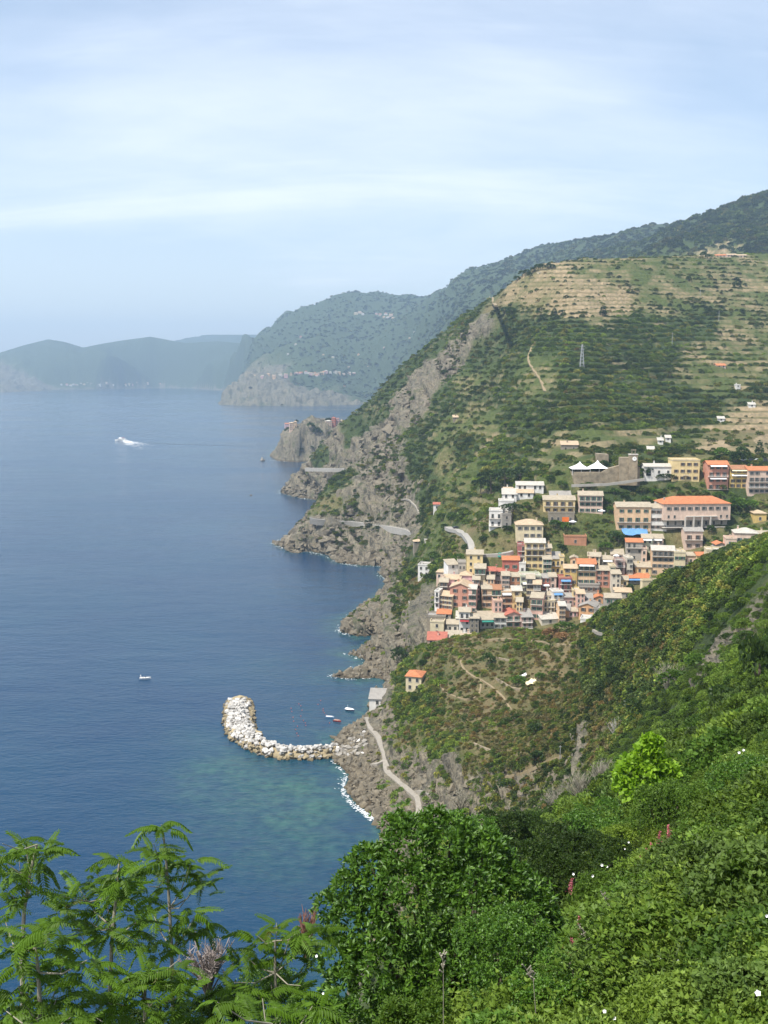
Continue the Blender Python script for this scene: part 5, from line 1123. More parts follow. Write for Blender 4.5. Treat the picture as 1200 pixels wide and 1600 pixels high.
def boat_at(px, py, rz, name, lab, cat='boat', group=None):
    q = at(px, py, float(seaD(px, py))); return thing(name, lab, cat, (q[0], q[1], 0), rz, group)
M_RED = mat_plain('red_paint', (0.42, 0.035, 0.03), .5); M_PBLUE = mat_plain('pale_blue_paint', (0.40, 0.52, 0.70), .5); M_NAVY = mat_plain('navy_paint', (0.03, 0.05, 0.12), .5); M_INT = mat_plain('boat_inside', (0.36, 0.30, 0.24), .8)
t = boat_at(527, 1127, -.45, 'rowing_boat', 'small red rowing boat moored inside the breakwater'); link('hull', hull(3.6, 1.7, .55, M_RED, M_INT), t)
for x in (-.7, .5): link('thwart', MB().box(x-.14, x+.14, -.62, .62, .34, .40).mesh('thwart', [M_RED]), t)
t = boat_at(515.5, 1121, -.25, 'rowing_boat', 'narrow pale blue rowing boat beside the red one'); link('hull', hull(3.8, 1.3, .5, M_PBLUE, M_WHITE), t)
for x in (-.7, .5): link('thwart', MB().box(x-.12, x+.12, -.5, .5, .32, .38).mesh('thwart', [M_WHITE]), t)
t = boat_at(547, 1110.5, -.5, 'covered_boat', 'boat under a white cover moored nearest the boat shed'); link('hull', hull(4.3, 1.9, .65, M_NAVY, M_INT), t)
V = []; n = 8
for i in range(n+1):
    f = i/n; y = 1.05*(1-max(0, (f-.35)/.65)**2.2)*(.86+.14*min(1, f*4))+.02; z = .68+.2*f
    for k in range(7): a = math.pi*k/6; V.append(((f-.5)*4.4, -y*math.cos(a), z+.42*math.sin(a)*(1-f**3)))
link('cover', MB().add(V, [(i*7+k, i*7+k+1, (i+1)*7+k+1, (i+1)*7+k) for i in range(n) for k in range(6)]+[tuple(range(7))]).mesh('cover', [M_TENT], True), t); link('mast', MB().tube([(-1.2, 0, .6), (-1.2, 0, 2.6)], .05).mesh('mast', [M_WHITE]), t)
t = boat_at(227, 1061, .08, 'motor_boat', 'white motor boat alone on the open blue water'); link('hull', hull(5.6, 2.0, .75, M_WHITE, M_WHITE), t)
link('windscreen', MB().add([(.3, -.75, .8), (.3, .75, .8), (.0, .65, 1.35), (.0, -.65, 1.35), (.35, -.75, .8), (.35, .75, .8), (.05, .65, 1.35), (.05, -.65, 1.35)], [(0, 3, 2, 1), (4, 5, 6, 7), (0, 1, 5, 4), (2, 3, 7, 6), (0, 4, 7, 3), (1, 2, 6, 5)]).mesh('windscreen', [M_GLASS]), t)
link('roll_bar', MB().tube([(-2.1, -.8, .8), (-2.2, -.8, 1.9), (-2.2, 0, 2.15), (-2.2, .8, 1.9), (-2.1, .8, .8)], .10).mesh('roll_bar', [M_WHITE]), t); link('outboard_motor', MB().box(-3.2, -2.8, -.2, .2, .3, 1.1).mesh('outboard_motor', [M_NAVY]), t); link('seat', MB().box(-1.5, -.7, -.6, .6, .4, .8).mesh('seat', [M_TRIM]), t)
t = boat_at(189, 689, math.pi-.12, 'ferry', 'white passenger ferry speeding away with a foaming wake'); link('hull', hull(27, 7, 2.6, M_WHITE, M_WHITE), t)
cb = link('cabin', MB().box(-10, 6, -2.6, 2.6, 2.6, 5.2).box(-8, 3, -2.3, 2.3, 5.2, 5.5).mesh('cabin', [M_WHITE]), t); link('upper_deck', MB().box(-2, 4, -1.8, 1.8, 5.5, 7.9).mesh('upper_deck', [M_TENT]), t)
for s in (-1, 1): link('window_band', MB().box(-9, 5, min(s*2.6, s*2.66), max(s*2.6, s*2.66), 3.5, 4.6).mesh('window_band', [M_GLASS]), cb)
link('canopy', MB().box(-8, -2.5, -2, 2, 7.0, 7.2).box(-7.8, -7.6, -1.9, -1.7, 5.5, 7).box(-7.8, -7.6, 1.7, 1.9, 5.5, 7).mesh('canopy', [mat_plain('faded_red_canvas', (0.55, 0.22, 0.18))]), t)
M_FOAM = mat_plain('sea_foam', (0.80, 0.82, 0.82), .8, .1, 1.5)
def foam(name, cells, label=None):
    """flat irregular foam flecks lying on the water (x, y, radius_x, radius_y, rot)"""
    V = []; Fs = []; n = 0
    for (x, y, rx, ry, ro) in cells:
        m = 7; c, s = math.cos(ro), math.sin(ro)
        for k in range(m):
            a = 6.2832*k/m; q = R3.uniform(.55, 1.15); u, v = rx*q*math.cos(a), ry*q*math.sin(a); V.append((x+u*c-v*s, y+u*s+v*c, .10+(len(Fs) % 9)*.006))
        Fs.append(tuple(range(n, n+m))); n += m
    me = bpy.data.meshes.new(name); me.from_pydata(V, [], Fs); me.materials.append(M_FOAM); return link(name, me, kind='stuff')
c = []; q0 = at(192, 688, float(seaD(192, 688))); q1 = at(236, 697, float(seaD(236, 697))); q2 = at(222, 703, float(seaD(222, 703)))
for i in range(1500):
    f = R3.random()**1.6; e = q1 if R3.random() < .5 else q2; sp = 2+9*f
    x = q0[0]+(e[0]-q0[0])*f+R3.gauss(0, sp); y = q0[1]+(e[1]-q0[1])*f+R3.gauss(0, sp*1.2)
    if R3.random() < 1.05-f*.95: c.append((x, y, R3.uniform(1.4, 4.2)*(1-.6*f), R3.uniform(1, 2.4)*(1-.5*f), R3.uniform(-.5, .5)))
foam('wake', c)
mt_ = mat_plain('slick_water', (0.012, 0.03, 0.055), .35, .1, .05); mb = MB(); V = []
for i in range(41):
    f = i/40; q = at(232+172*f, 692+5.5*f**.7, float(seaD(232+172*f, 692+5.5*f**.7))); w_ = (4.5+3*math.sin(f*9)**2)*math.sin(math.pi*min(1, f*1.02+.02)); V += [(q[0], q[1]-w_, .09), (q[0], q[1]+w_, .09)]
link('wake_trail', mb.add(V, [(2*i, 2*i+2, 2*i+3, 2*i+1) for i in range(40)]).mesh('wake_trail', [mt_]), kind='stuff')
c = []; cxy = [(a*math.exp(L), math.exp(L)) for a, L in COASTXY]
PATCH = [(540, 1215, 1.), (543, 1250, 1.3), (552, 1262, 1.4), (565, 1270, 1.3), (580, 1282, 1.2), (590, 1290, .9), (530, 1196, .6), (516, 1058, 1.2), (530, 985, .9), (545, 990, .5), (560, 1024, .5), (428, 850, 1.5), (480, 865, .8), (530, 882, .9), (560, 886, .7), (600, 890, .6), (600, 905, .6), (440, 772, 1.2), (470, 780, .9), (412, 722, 1.2), (585, 1004, .4), (552, 958, .4), (575, 1040, .4), (345, 1095, .4), (500, 868, .6), (546, 1236, 1.2), (560, 1058, .4)]
for px, py, w in PATCH:
    q = at(px, py, float(seaD(px, py))); S = max(1, q[1]/420)
    j = min(range(len(cxy)), key=lambda i: (cxy[i][0]-q[0])**2+(cxy[i][1]-q[1])**2)
    for _ in range(int(42*w)):
        i = max(0, min(len(cxy)-2, j+R3.choice((-1, 0)))); t = R3.random(); x = cxy[i][0]+(cxy[i+1][0]-cxy[i][0])*t; y = cxy[i][1]+(cxy[i+1][1]-cxy[i][1])*t
        if math.hypot(x-q[0], y-q[1]) > 11*S*w**.5: continue
        x -= abs(R3.gauss(0, 1.0*S)); y += R3.gauss(0, .9*S); c.append((x, y, R3.uniform(.12, .6)*S**.8, R3.uniform(.08, .3)*S**.8, R3.uniform(-.6, .6)))
foam('surf', c)
# strings of red floats
fm = bpy.data.meshes.new('float'); import bmesh as _b; bm = _b.new(); _b.ops.create_icosphere(bm, subdivisions=2, radius=.2); bm.to_mesh(fm); bm.free(); fm.materials.append(mat_plain('float_red', (0.50, 0.10, 0.05), .5))
for px, py in [(467, 1100), (470, 1103), (455, 1107), (472, 1110), (456, 1112), (470, 1119), (458, 1121), (474, 1126), (459, 1127), (478, 1134), (465, 1135), (477, 1130), (462, 1140), (464, 1146), (505, 1108), (507, 1114), (510, 1118), (501, 1095), (497, 1101), (515, 1130), (466, 1150), (505, 1111)]:
    q = at(px, py, float(seaD(px, py))); tag(link('float', fm, None, (q[0], q[1], .1)), 'small faded red float bobbing on a line in the harbour', 'float', 'red floats strung across the harbour')
# small things among the houses and gardens
def parasol(px, py, D, lab, c=M_TENT, r=2.0):
    q = at(px, py, D); t = thing('parasol', lab, 'parasol', tuple(q)); n = 8; V = [(r*math.cos(i*.7854), r*math.sin(i*.7854), 0) for i in range(n)]+[(0, 0, .7)]+[(r*math.cos(i*.7854), r*math.sin(i*.7854), -.08) for i in range(n)]+[(0, 0, .6)]
    link('canopy', MB().add(V, [(i, (i+1) % n, 8) for i in range(n)]+[(9+(i+1) % n, 9+i, 17) for i in range(n)]).mesh('canopy', [c]), t); link('pole', MB().tube([(0, 0, -2.6), (0, 0, .6)], .05).mesh('pole', [M_STEEL]), t)
parasol(895, 815, 526, 'white parasol beside the yellow villa'); parasol(940, 798, 530, 'white parasol on the terrace of the pinkish white villa'); parasol(963, 868, 500, 'white parasol on the mauve roof terrace', r=1.6)
def tarp(px, py, w, d, lab, c):
    h = hit(px, py, near=150); n = 7; V = []
    for j in range(n):
        for i in range(n):
            x = (i/(n-1)-.5)*w; y = (j/(n-1)-.5)*d; V.append((x+.2*R3.gauss(0, 1), y, max(gz(h.x+x, h.y+y)-h.z, -1.5)+1.1+.25*R3.gauss(0, 1)))
    tag(link('tarpaulin', MB().add(V, [(j*n+i, j*n+i+1, (j+1)*n+i+1, (j+1)*n+i) for j in range(n-1) for i in range(n-1)]).mesh('tarpaulin', [c]), None, tuple(h)), lab, 'tarpaulin')
tarp(992, 832, 13, 9, 'crumpled blue tarpaulin spread below the long apricot building', AWC['b']); tarp(1110, 909, 3.6, 3.5, 'bright blue tarpaulin on the bushy slope', AWC['b']); tarp(829, 1071, 3.4, 3, 'pale sheet laid over the vegetable garden', AWC['y']); tarp(817, 1061, 2.6, 1.6, 'white board among the vegetables', M_WHITE); tarp(784, 872, 4, 2, 'green sheet beside the road end', AWC['g'])
# parked cars on the road above the village at the right, one dark car on the bend
def car(px, py, rz, paint, lab, near=500):
    h = hit(px, py, near=near); t = thing('parked_car', lab, 'car', (h.x, h.y, h.z+.45), rz, None)
    pr = [(-2.1, .35), (-2.1, .85), (-1.9, 1.0), (-1.3, 1.05), (-.8, 1.5), (.6, 1.5), (1.2, 1.02), (1.95, .9), (2.1, .7), (2.1, .35)]; n = len(pr)
    V = [(x, -.85+(.12 if z > 1.2 else 0), z) for x, z in pr]+[(x, .85-(.12 if z > 1.2 else 0), z) for x, z in pr]
    link('body', MB().add(V, [tuple(range(n)), tuple(reversed(range(n, 2*n)))]+[(i, i+n, (i+1) % n+n, (i+1) % n) for i in range(n)]).mesh('body', [paint]), t)
    link('window', MB().add([(-.72, -.80, 1.42), (.55, -.80, 1.42), (1.0, -.88, 1.06), (-1.12, -.88, 1.06)], [(0, 3, 2, 1)]).add([(.68, -.68, 1.46), (.68, .68, 1.46), (1.24, .76, 1.06), (1.24, -.76, 1.06)], [(0, 3, 2, 1)]).mesh('window', [M_GLASS]), t)
    for x in (-1.3, 1.3):
        for s in (-1, 1): link('wheel', MB().tube([(x, s*.92, .32), (x, s*.70, .32)], .32, 12).mesh('wheel', [M_RAIL]), t)
M_CARD = mat_plain('dark_car_paint', (0.03, 0.03, 0.035), .3, spec=.5); M_CARS = mat_plain('silver_car_paint', (0.45, 0.46, 0.47), .3, spec=.5)
car(713, 827, .2, M_CARD, 'dark car parked at the bend of the road', 560)
for px, py, m, lab in [(1163, 722, M_CARS, 'leftmost silver car above the golden house'), (1173, 722, M_CARD, 'dark car above the golden house'), (1184, 722, M_CARS, 'silver car above the pale pink house'), (1195, 722, M_CARD, 'rightmost dark car at the photo edge')]: car(px, py, 0, m, lab)
# ------------------------------------------------------------------ trees one can tell apart
M_BARK = mat_plain('bark', (0.11, 0.085, 0.06), .95, .3, 3.0); M_TWIG = mat_plain('pale_twig', (0.25, 0.23, 0.175), .9, .25, 4.0)
L_DARK = mat_leaf('leaf_dark', (0.012, 0.028, 0.008), (0.034, 0.058, 0.014)); L_MID = mat_leaf('leaf_mid', (0.026, 0.058, 0.010), (0.068, 0.115, 0.020)); L_PINE = mat_leaf('leaf_pine', (0.014, 0.030, 0.010), (0.036, 0.056, 0.018), trans=.1)
L_LIME = mat_leaf('leaf_lime', (0.15, 0.29, 0.015), (0.30, 0.48, 0.035), trans=.4); L_DUST = mat_leaf('leaf_dusty_pink', (0.13, 0.075, 0.06), (0.22, 0.13, 0.10)); L_GLOSS = mat_leaf('leaf_glossy', (0.020, 0.056, 0.008), (0.070, 0.140, 0.018), trans=.25, gloss=.5)
L_OLIVE = mat_leaf('leaf_olive', (0.045, 0.060, 0.028), (0.10, 0.12, 0.06)); L_AIL = mat_leaf('leaf_feather', (0.052, 0.100, 0.010), (0.140, 0.215, 0.026), trans=.4); L_AILR = mat_leaf('leaf_reddish', (0.07, 0.08, 0.02), (0.11, 0.13, 0.03), trans=.35)
CR_ROUND = {m.name: bush_mesh('crown', 31+i, 420, .22, m, nl=7, aspect=.8) for i, m in enumerate((L_DARK, L_MID, L_DUST, L_OLIVE))}
def lump_crown(name, seed, lumps, n, leaf, m, **k):
    rs = np.random.RandomState(seed); p, d = blob_points(rs, n, lumps, shell=.35); return leaves_mesh(name, p, d+np.array([0, 0, .3]), leaf, [m], rs, .7, spread=.7, quads=True)
CR_PINE = lump_crown('crown', 41, [(0, 0, .3, .55), (.5, .1, .25, .45), (-.5, 0, .3, .45), (.1, .5, .2, .4), (-.2, -.5, .2, .42), (.75, -.3, .15, .28), (-.8, .25, .18, .3)], 520, .2, L_PINE)
CR_CONE = lump_crown('crown', 42, [(0, 0, -.3, .5), (0, 0, .1, .42), (.05, 0, .5, .32), (0, 0, .85, .22), (0, 0, 1.15, .13)], 380, .2, L_PINE)
def tree(px, py, hpx, wpx, kind, label, group=None, near=None):
    h = hit(px, py, near=near)
    if h is None: return
    s = h.y/1600; T, W = hpx*s, wpx*s; t = thing('tree', label, 'tree', (h.x, h.y, h.z-.2), R3.uniform(0, 6.28), group)
    if kind == 'pine': cz, sc, me = T*.72, (W*.5, W*.5, T*.42), CR_PINE
    elif kind == 'cone': cz, sc, me = T*.35, (W*.8, W*.8, T*.5), CR_CONE
    else: cz, sc, me = T*.30, (W*.52, W*.52, T*.52), CR_ROUND[kind]
    mb = MB().tube([(0, 0, -1), (W*.03, 0, cz*.5), (W*.02, W*.03, cz+sc[2]*.4)], [T*.035+.08, T*.028+.05, T*.012+.03], 6)
    for i in range(4): a = i*1.57+R3.random(); mb.tube([(W*.02, 0, cz*.75), (W*.28*math.cos(a), W*.28*math.sin(a), cz+sc[2]*.35)], [T*.016+.03, .03], 5)
    link('trunk', mb.mesh('trunk', [M_BARK]), t); link('crown', me, t, (0, 0, cz), scale=sc)
D_, Mi, Du, Ol = 'leaf_dark', 'leaf_mid', 'leaf_dusty_pink', 'leaf_olive'
for a in [(790, 768, 34, 50, 'pine', 'broad umbrella pine left of the bungalows'), (768, 772, 34, 46, 'pine', 'umbrella pine at the left end of the pine group'), (812, 758, 26, 34, 'pine', 'umbrella pine behind the long white bungalow'), (752, 776, 26, 32, 'pine', 'smaller pine leaning left of the pine group'),
          (800, 812, 24, 36, 'pine', 'flat topped pine between the white modern villa and the cream palazzo'), (868, 826, 16, 24, Mi, 'bushy tree below the yellow villa'), (885, 830, 17, 20, Mi, 'tree below the orange cloth of the yellow villa'),
          (1008, 744, 16, 24, D_, 'round dark tree in front of the white church'), (1032, 750, 12, 26, D_, 'dark tree right of the church porch'), (1050, 752, 14, 24, D_, 'dark tree at the foot of the tall yellow house'),
          (1150, 728, 26, 30, D_, 'large dark tree above the dusty red house'), (1162, 716, 20, 26, D_, 'dark tree above the golden house'), (1186, 712, 24, 16, 'cone', 'pointed conifer above the parked cars'), (1125, 716, 20, 26, Mi, 'green tree left of the large dark tree'),
          (1150, 798, 24, 40, Mi, 'wide bright tree right of the great building'), (1172, 796, 18, 30, Mi, 'bright tree below the pale pink house'), (1112, 834, 15, 18, D_, 'round tree below the pillars of the great building'), (1140, 838, 18, 18, D_, 'dark tree behind the white villa'),
          (885, 990, 22, 38, Mi, 'wide green tree beside the white arched building'), (912, 990, 10, 12, Mi, 'small dark tree in front of the white arched building'), (862, 1000, 24, 34, Du, 'dusty pink flowering tree below the village'), (877, 1004, 20, 26, Du, 'smaller dusty pink tree beside the flowering one'),
          (1068, 914, 26, 34, D_, 'dark tree at the village edge right of the tall peach house'), (1056, 930, 24, 26, Mi, 'green tree below the village edge'), (1083, 900, 20, 22, D_, 'dark pointed tree left of the cream house'), (984, 925, 14, 16, D_, 'small dark tree beside the long orange roof'), (966, 850, 22, 34, D_, 'dark tree in the terraced garden below the apricot building'), (948, 860, 16, 26, Mi, 'green tree in the terraced garden'),
          (880, 862, 14, 18, D_, 'dark tree between the yellow houses'), (876, 876, 14, 14, D_, 'dark shrub tree above the golden house'),
          (788, 492, 14, 16, D_, 'dark tree at the top of the pale dirt slope'), (800, 491, 12, 18, D_, 'dark tree right of the pale dirt slope'), (942, 494, 16, 14, 'cone', 'dark conifer at the lower edge of the tan terraces'), (866, 492, 11, 12, 'cone', 'small conifer left along the tan terraces'), (876, 493, 10, 12, D_, 'small round tree below the tan terraces'), (1077, 440, 9, 10, D_, 'lone dark tree on the high terraces'), (1110, 437, 7, 9, D_, 'second lone tree on the high terraces'),
          (1098, 404, 12, 12, D_, 'dark tree left of the hilltop houses'), (1105, 405, 9, 10, D_, 'small dark tree beside the hilltop houses'),
          (640, 1062, 18, 30, Mi, 'green tree left of the orange roofed harbour house'), (628, 1040, 30, 38, D_, 'dark tree mass on the cliff above the harbour house'), (660, 1040, 12, 18, D_, 'dark bush tree right of the orange roofed harbour house'), (668, 1030, 14, 14, Mi, 'small green tree below the red roofed harbour house'), (652, 1100, 16, 24, D_, 'dark tree below the orange roofed harbour house'),
          (765, 1040, 22, 26, D_, 'dark green tree on the dirt slope below the village'), (810, 1070, 18, 30, Mi, 'leafy tree in the vegetable garden'), (845, 1062, 14, 18, Mi, 'green tree right of the vegetable garden'), (840, 1190, 22, 34, D_, 'dark tree at the foot of the garden steps'), (835, 1150, 22, 28, D_, 'dark tree above the garden steps'), (780, 1240, 20, 26, D_, 'dark shrub at the edge of the grey cliff'),
          (660, 898, 14, 20, D_, 'dark tree left of the white cliff house'), (645, 905, 16, 22, D_, 'dark tree on the cliff edge'), (676, 908, 14, 18, D_, 'round tree between the cliff house and the hut'), (690, 815, 14, 20, D_, 'dark tree below the lonely white cottage'), (716, 880, 18, 26, Mi, 'green tree in the gully left of the tall yellow beige house'), (700, 862, 14, 22, Ol, 'olive tree in the gully below the road bend'), (728, 862, 14, 20, D_, 'dark tree inside the road bend'), (668, 842, 15, 13, D_, 'dark upright tree beside the cafe hut'),
          (1110, 975, 24, 34, D_, 'round dark bush tree on the steep slope'), (1062, 1000, 30, 44, D_, 'large dark tree on the slope under the village edge'), (1020, 1010, 24, 40, D_, 'broad dark tree left on the slope under the village edge'), (1015, 975, 18, 26, Mi, 'green tree below the tan flat roof'), (1185, 1085, 105, 60, D_, 'tall nearly black tree at the right edge'),
          (1090, 1050, 34, 50, Mi, 'wide green tree in the hollow'), (1060, 1080, 40, 60, Mi, 'spreading green tree above the bright lime tree'), (1140, 1110, 44, 60, D_, 'dark spreading tree above the near slope'), (1000, 1120, 30, 50, D_, 'dark tree behind the bright lime tree'), (930, 1090, 26, 36, Ol, 'greyish tree among the orange scrub'), (960, 1060, 26, 34, D_, 'dark tree below the broad dark pair')]:
    tree(*a, near=(400 if a[1] < 960 and a[0] > 690 else None) if a[1] > 700 else 700)
for i, (px, py) in enumerate([(816, 432), (824, 430), (832, 428), (840, 424), (848, 422), (856, 421), (808, 440), (828, 436), (864, 420)]): tree(px, py, R3.uniform(8, 13), R3.uniform(10, 15), D_, 'dark tree of the grove on the shoulder of the hill', 'grove on the shoulder of the hill', near=900)
for px, py in [(906, 775), (960, 775), (985, 770), (925, 768), (1000, 768), (1025, 772), (950, 785), (975, 782), (1080, 768), (1100, 772), (1120, 780), (1045, 765), (905, 762), (935, 780), (1065, 778), (1090, 780), (860, 755), (875, 762), (800, 795), (822, 792), (838, 785), (1010, 785), (1070, 765), (1125, 770), (915, 790), (950, 800), (760, 830), (775, 838), (795, 830), (758, 850)]:
    tree(px+R3.uniform(-4, 4), py+R3.uniform(-3, 3), R3.uniform(9, 15), R3.uniform(13, 22), R3.choice([D_, Mi, Mi, Ol]), 'small garden tree on the green bank between castle and upper villas', 'garden trees on the green bank of the upper village', near=440)
# bright lime tree in the middle of the near slope
def leafy_thing(px, pyc, D, rpx, me, label, cat='shrub', name='shrub', sz=(1, 1, 1), stem=M_BARK, rz=0, group=None, m2=None):
    D = nearD(px, pyc+rpx*.75, D); q = at(px, pyc, D); s = rpx/1600*D; g = min(gz(q[0], q[1]), q[2]-.3); T = q[2]-g; t = thing(name, label, cat, (q[0], q[1], g-.1), rz, group)
    link('foliage', me, t, (0, 0, T), scale=(s*sz[0], s*sz[1], s*sz[2])); mb = MB()
    for i in range(5):
        a = i*1.256+.4; mb.tube([(.1*math.cos(a), .1*math.sin(a), -.3), (s*.15*math.cos(a), s*.15*math.sin(a), T*.5), (s*.45*math.cos(a), s*.45*math.sin(a), T+s*.2*sz[2])], [s*.045+.02, s*.03+.015, .01], 5)
    link('stem', mb.mesh('stem', [stem]), t); return t
me = rosette_mesh('foliage', 51, 520, .20, [L_LIME], k=5, L=[(0, 0, .75, .42), (0, 0, .2, .6), (-.55, .1, .1, .42), (.5, 0, .1, .45), (-.35, -.2, -.4, .45), (.35, .1, -.45, .42), (.1, 0, 1.15, .26), (-.75, 0, -.35, .3), (.75, .1, -.1, .3)], aspect=.75, open_=1.0)
leafy_thing(1012, 1212, 47, 50, me, 'bright lime green young tree glowing among darker bushes', 'tree', 'tree')
def loose(seed, n=15, sp=.85, r=.33):
    q = random.Random(seed); return [(0, 0, .1, .5)]+[(sp*(q.random()*2-1), .6*(q.random()*2-1), (q.random()*1.5-.75)*.8, r*(.5+q.random())) for _ in range(n)]
G1 = [rosette_mesh('foliage', 60+i, 1700, .105, [m], L=loose(i), k=6, aspect=.5, shell=.6) for i, m in enumerate((L_GLOSS, L_MID, L_GLOSS))]
G2 = [rosette_mesh('foliage', 64+i, 2800, .060, [m], L=loose(i+5), k=6, aspect=.55, shell=.6) for i, m in enumerate((L_GLOSS, L_MID, L_DARK))]
# big glossy evergreen in front
k = 17/1600; Ls = [((x-690)*k, y, (1440-z)*k, r*k) for x, z, r, y in [(640, 1325, 62, .2), (705, 1318, 56, .3), (760, 1345, 55, .3), (585, 1372, 58, .1), (548, 1350, 26, .0), (566, 1335, 26, .1), (640, 1400, 95, -.2), (730, 1410, 95, -.1), (795, 1400, 62, .2), (552, 1445, 58, 0), (600, 1490, 80, -.4), (690, 1500, 90, -.6), (780, 1490, 70, -.3), (548, 1545, 62, -.3), (640, 1580, 85, -.7), (740, 1590, 85, -.7), (840, 1440, 55, .4), (860, 1500, 55, .5), (850, 1560, 60, .2), (810, 1560, 70, -.2), (880, 1550, 40, .5), (500, 1420, 24, .1), (535, 1395, 36, .1), (620, 1285, 26, .3), (676, 1280, 24, .3), (520, 1500, 40, -.1)]]
Ls = [(x, y, z, r*.88) for x, y, z, r in Ls]
me = rosette_mesh('foliage', 71, 6800, .10, [L_GLOSS], k=7, L=Ls, aspect=.42, shell=.42, up=.35)
q = at(690, 1440, 17.0); g0 = gz(q[0], q[1]); t = thing('evergreen_bush', 'large glossy evergreen bush with leaf rosettes in the centre foreground', 'bush', (q[0], q[1], g0))
link('foliage', me, t, (0, 0, q[2]-g0)); mb = MB()
for (x, y, z, r) in Ls[:16]: mb.tube([(x*.15, y*.1+.2, -.2), (x*.4, y*.4+.2, (q[2]-g0+z)*.5), (x, y+.1, q[2]-g0+z)], [.09, .05, .015], 6)
link('stem', mb.mesh('stem', [M_BARK]), t)
for a in [(850, 1365, 26, 66, G2[2], 'dark rounded bush right behind the glossy evergreen'), (905, 1335, 42, 60, G2[2], 'dark green bush below the bare grey shrubs'), (800, 1300, 60, 52, G2[2], 'dark bush at the cliff edge left of the bare shrubs'), (745, 1310, 34, 44, G2[0], 'bright leafy bush peeping up behind the glossy evergreen'), (800, 1480, 14.5, 82, G2[0], 'fine leaved round bush at the right foot of the glossy evergreen'), (850, 1560, 12, 70, G2[0], 'low leafy bush at the bottom between evergreen and brambles'),
          (925, 1300, 50, 52, G2[0], 'mid green bush in front of the bare grey shrubs'), (1035, 1265, 38, 58, G2[1], 'soft green bush directly under the lime tree'), (960, 1345, 30, 50, G2[2], 'dark bush left of the pink spires'), (940, 1400, 24, 46, G2[1], 'grey green bush above the grass tuft'), (1130, 1310, 24, 62, G2[1], 'pale green bush right of the pink spires'), (1175, 1230, 34, 60, G2[0], 'bright bush with white flowers near the right edge'),
          (1190, 1400, 13, 90, G1[1], 'dense bramble bush at the right edge'), (1100, 1260, 34, 50, G2[1], 'yellowish green bush on the upper near slope'), (430, 1560, 15, 60, G2[0], 'low bush between feather leaved tree and evergreen'), (340, 1590, 13, 62, G2[1], 'low pale bush at the bottom below the dead twigs'), (500, 1590, 13, 60, G1[0], 'glossy low bush at the bottom left of the evergreen'),
          (260, 1610, 12, 60, G2[1], 'low bush under the feather leaved trees'), (140, 1620, 11, 70, G2[2], 'dark low bush in the bottom left'), (20, 1610, 11, 60, G2[2], 'dark low bush in the bottom left corner'), (640, 1590, 11, 60, G1[1], 'broad leaved bramble in front of the evergreen'), (980, 1470, 17, 60, G2[0], 'leafy bush right of the grass tuft'), (1080, 1400, 19, 60, G2[1], 'light bush in the middle of the near slope')]:
    leafy_thing(*a, rz=R3.uniform(0, 6))
# feather-leaved trees (tree of heaven): every compound leaf is a part
def frond_mesh(seed, m, m2):
    r = random.Random(seed); V = []; Fs = []; vv = []; n = 0; P = []; Lr = .50
    for i in range(15):
        f = i/14; P.append(Vector((Lr*f, 0, .06*math.sin(f*2.2)-.20*f*f)))
    mb = MB().tube(P[::2], [.006, .005, .004, .004, .003, .003, .002, .002], 4, 0, False); idx = []
    for i in range(2, 15):
        for s in (-1, 1):
            L = (.135 if i < 10 else .105)*r.uniform(.85, 1.1)*(1 if i < 14 else .8); p = P[i]; d = Vector((.30+.03*i, s, -.45-r.random()*.35)).normalized() if i < 14 else Vector((1, s*.5, -.5)).normalized()
            u = Vector((1, 0, 0)); w = (u-d*u.dot(d)).normalized()*L*.19; e = p+d*L; md = p+d*L*.4; up = Vector((0, 0, .012))
            mb.add([p, md-w+up*0, e, md+w, md+up], [(0, 1, 4), (1, 2, 4), (0, 4, 3), (4, 2, 3)], 0)
    return mb.mesh('leaf', [m])
FR = [frond_mesh(i, L_AIL, None) for i in range(3)]; FRR = [frond_mesh(9, L_AILR, None)]
def feather_tree(trunk, tips, D, label, n=10, bark=M_TWIG, base=None):
    P = [Vector(at(px, py, D+dd)) for px, py, dd in trunk]; o = P[0].copy(); g = gz(o.x, o.y); o.z = g
    t = thing('feather_leaved_tree', label, 'tree', tuple(o)); pts = [Vector((0, 0, -.3))]+[p-o for p in P[1:]]
    link('trunk', MB().tube(pts, [.034-.026*i/len(pts) for i in range(len(pts))], 7).mesh('trunk', [bark]), t)
    for px, py in tips:
        e = Vector(at(px, py, D+R3.uniform(-.55, .55)))-o; j = max([q for q in range(1, len(pts)) if pts[q].z < e.z-.05] or [1]); a = pts[j]
        if (a-e).length > .25: link('branch', MB().tube([a, (a+e)/2+Vector((0, 0, -.08)), e], [.012, .008, .004], 5).mesh('branch', [bark]), t)
        m = n-R3.randint(0, 2)
        for k in range(m):
            az = k*2.4+R3.random()*.5; el = R3.uniform(-.15, .85)*(1.0 if k > 2 else 1.3); s = R3.uniform(.5, .9)*(.85 if el > .7 else 1)
            me = FRR[0] if (R3.random() < .02) else R3.choice(FR)
            link('leaf', me, t, tuple(e+Vector((R3.gauss(0, .04), R3.gauss(0, .04), 0))-Vector((0, 0, R3.uniform(0, .28)))), (R3.uniform(-.45, .45), -el+.2+R3.uniform(-.2, .2), az), (s, s*R3.uniform(.85, 1.1), s*R3.uniform(.4, 1.9)))
    return t
feather_tree([(268, 1660, 0), (270, 1560, 0), (268, 1480, 0), (265, 1420, 0), (262, 1370, 0), (255, 1300, 0)], [(252, 1288), (240, 1318), (318, 1372), (300, 1345), (295, 1400), (222, 1345), (262, 1345), (305, 1430), (238, 1425), (280, 1452), (320, 1440), (232, 1385)], 13, 'tallest slender feather leaved tree standing free against the sea', 9)
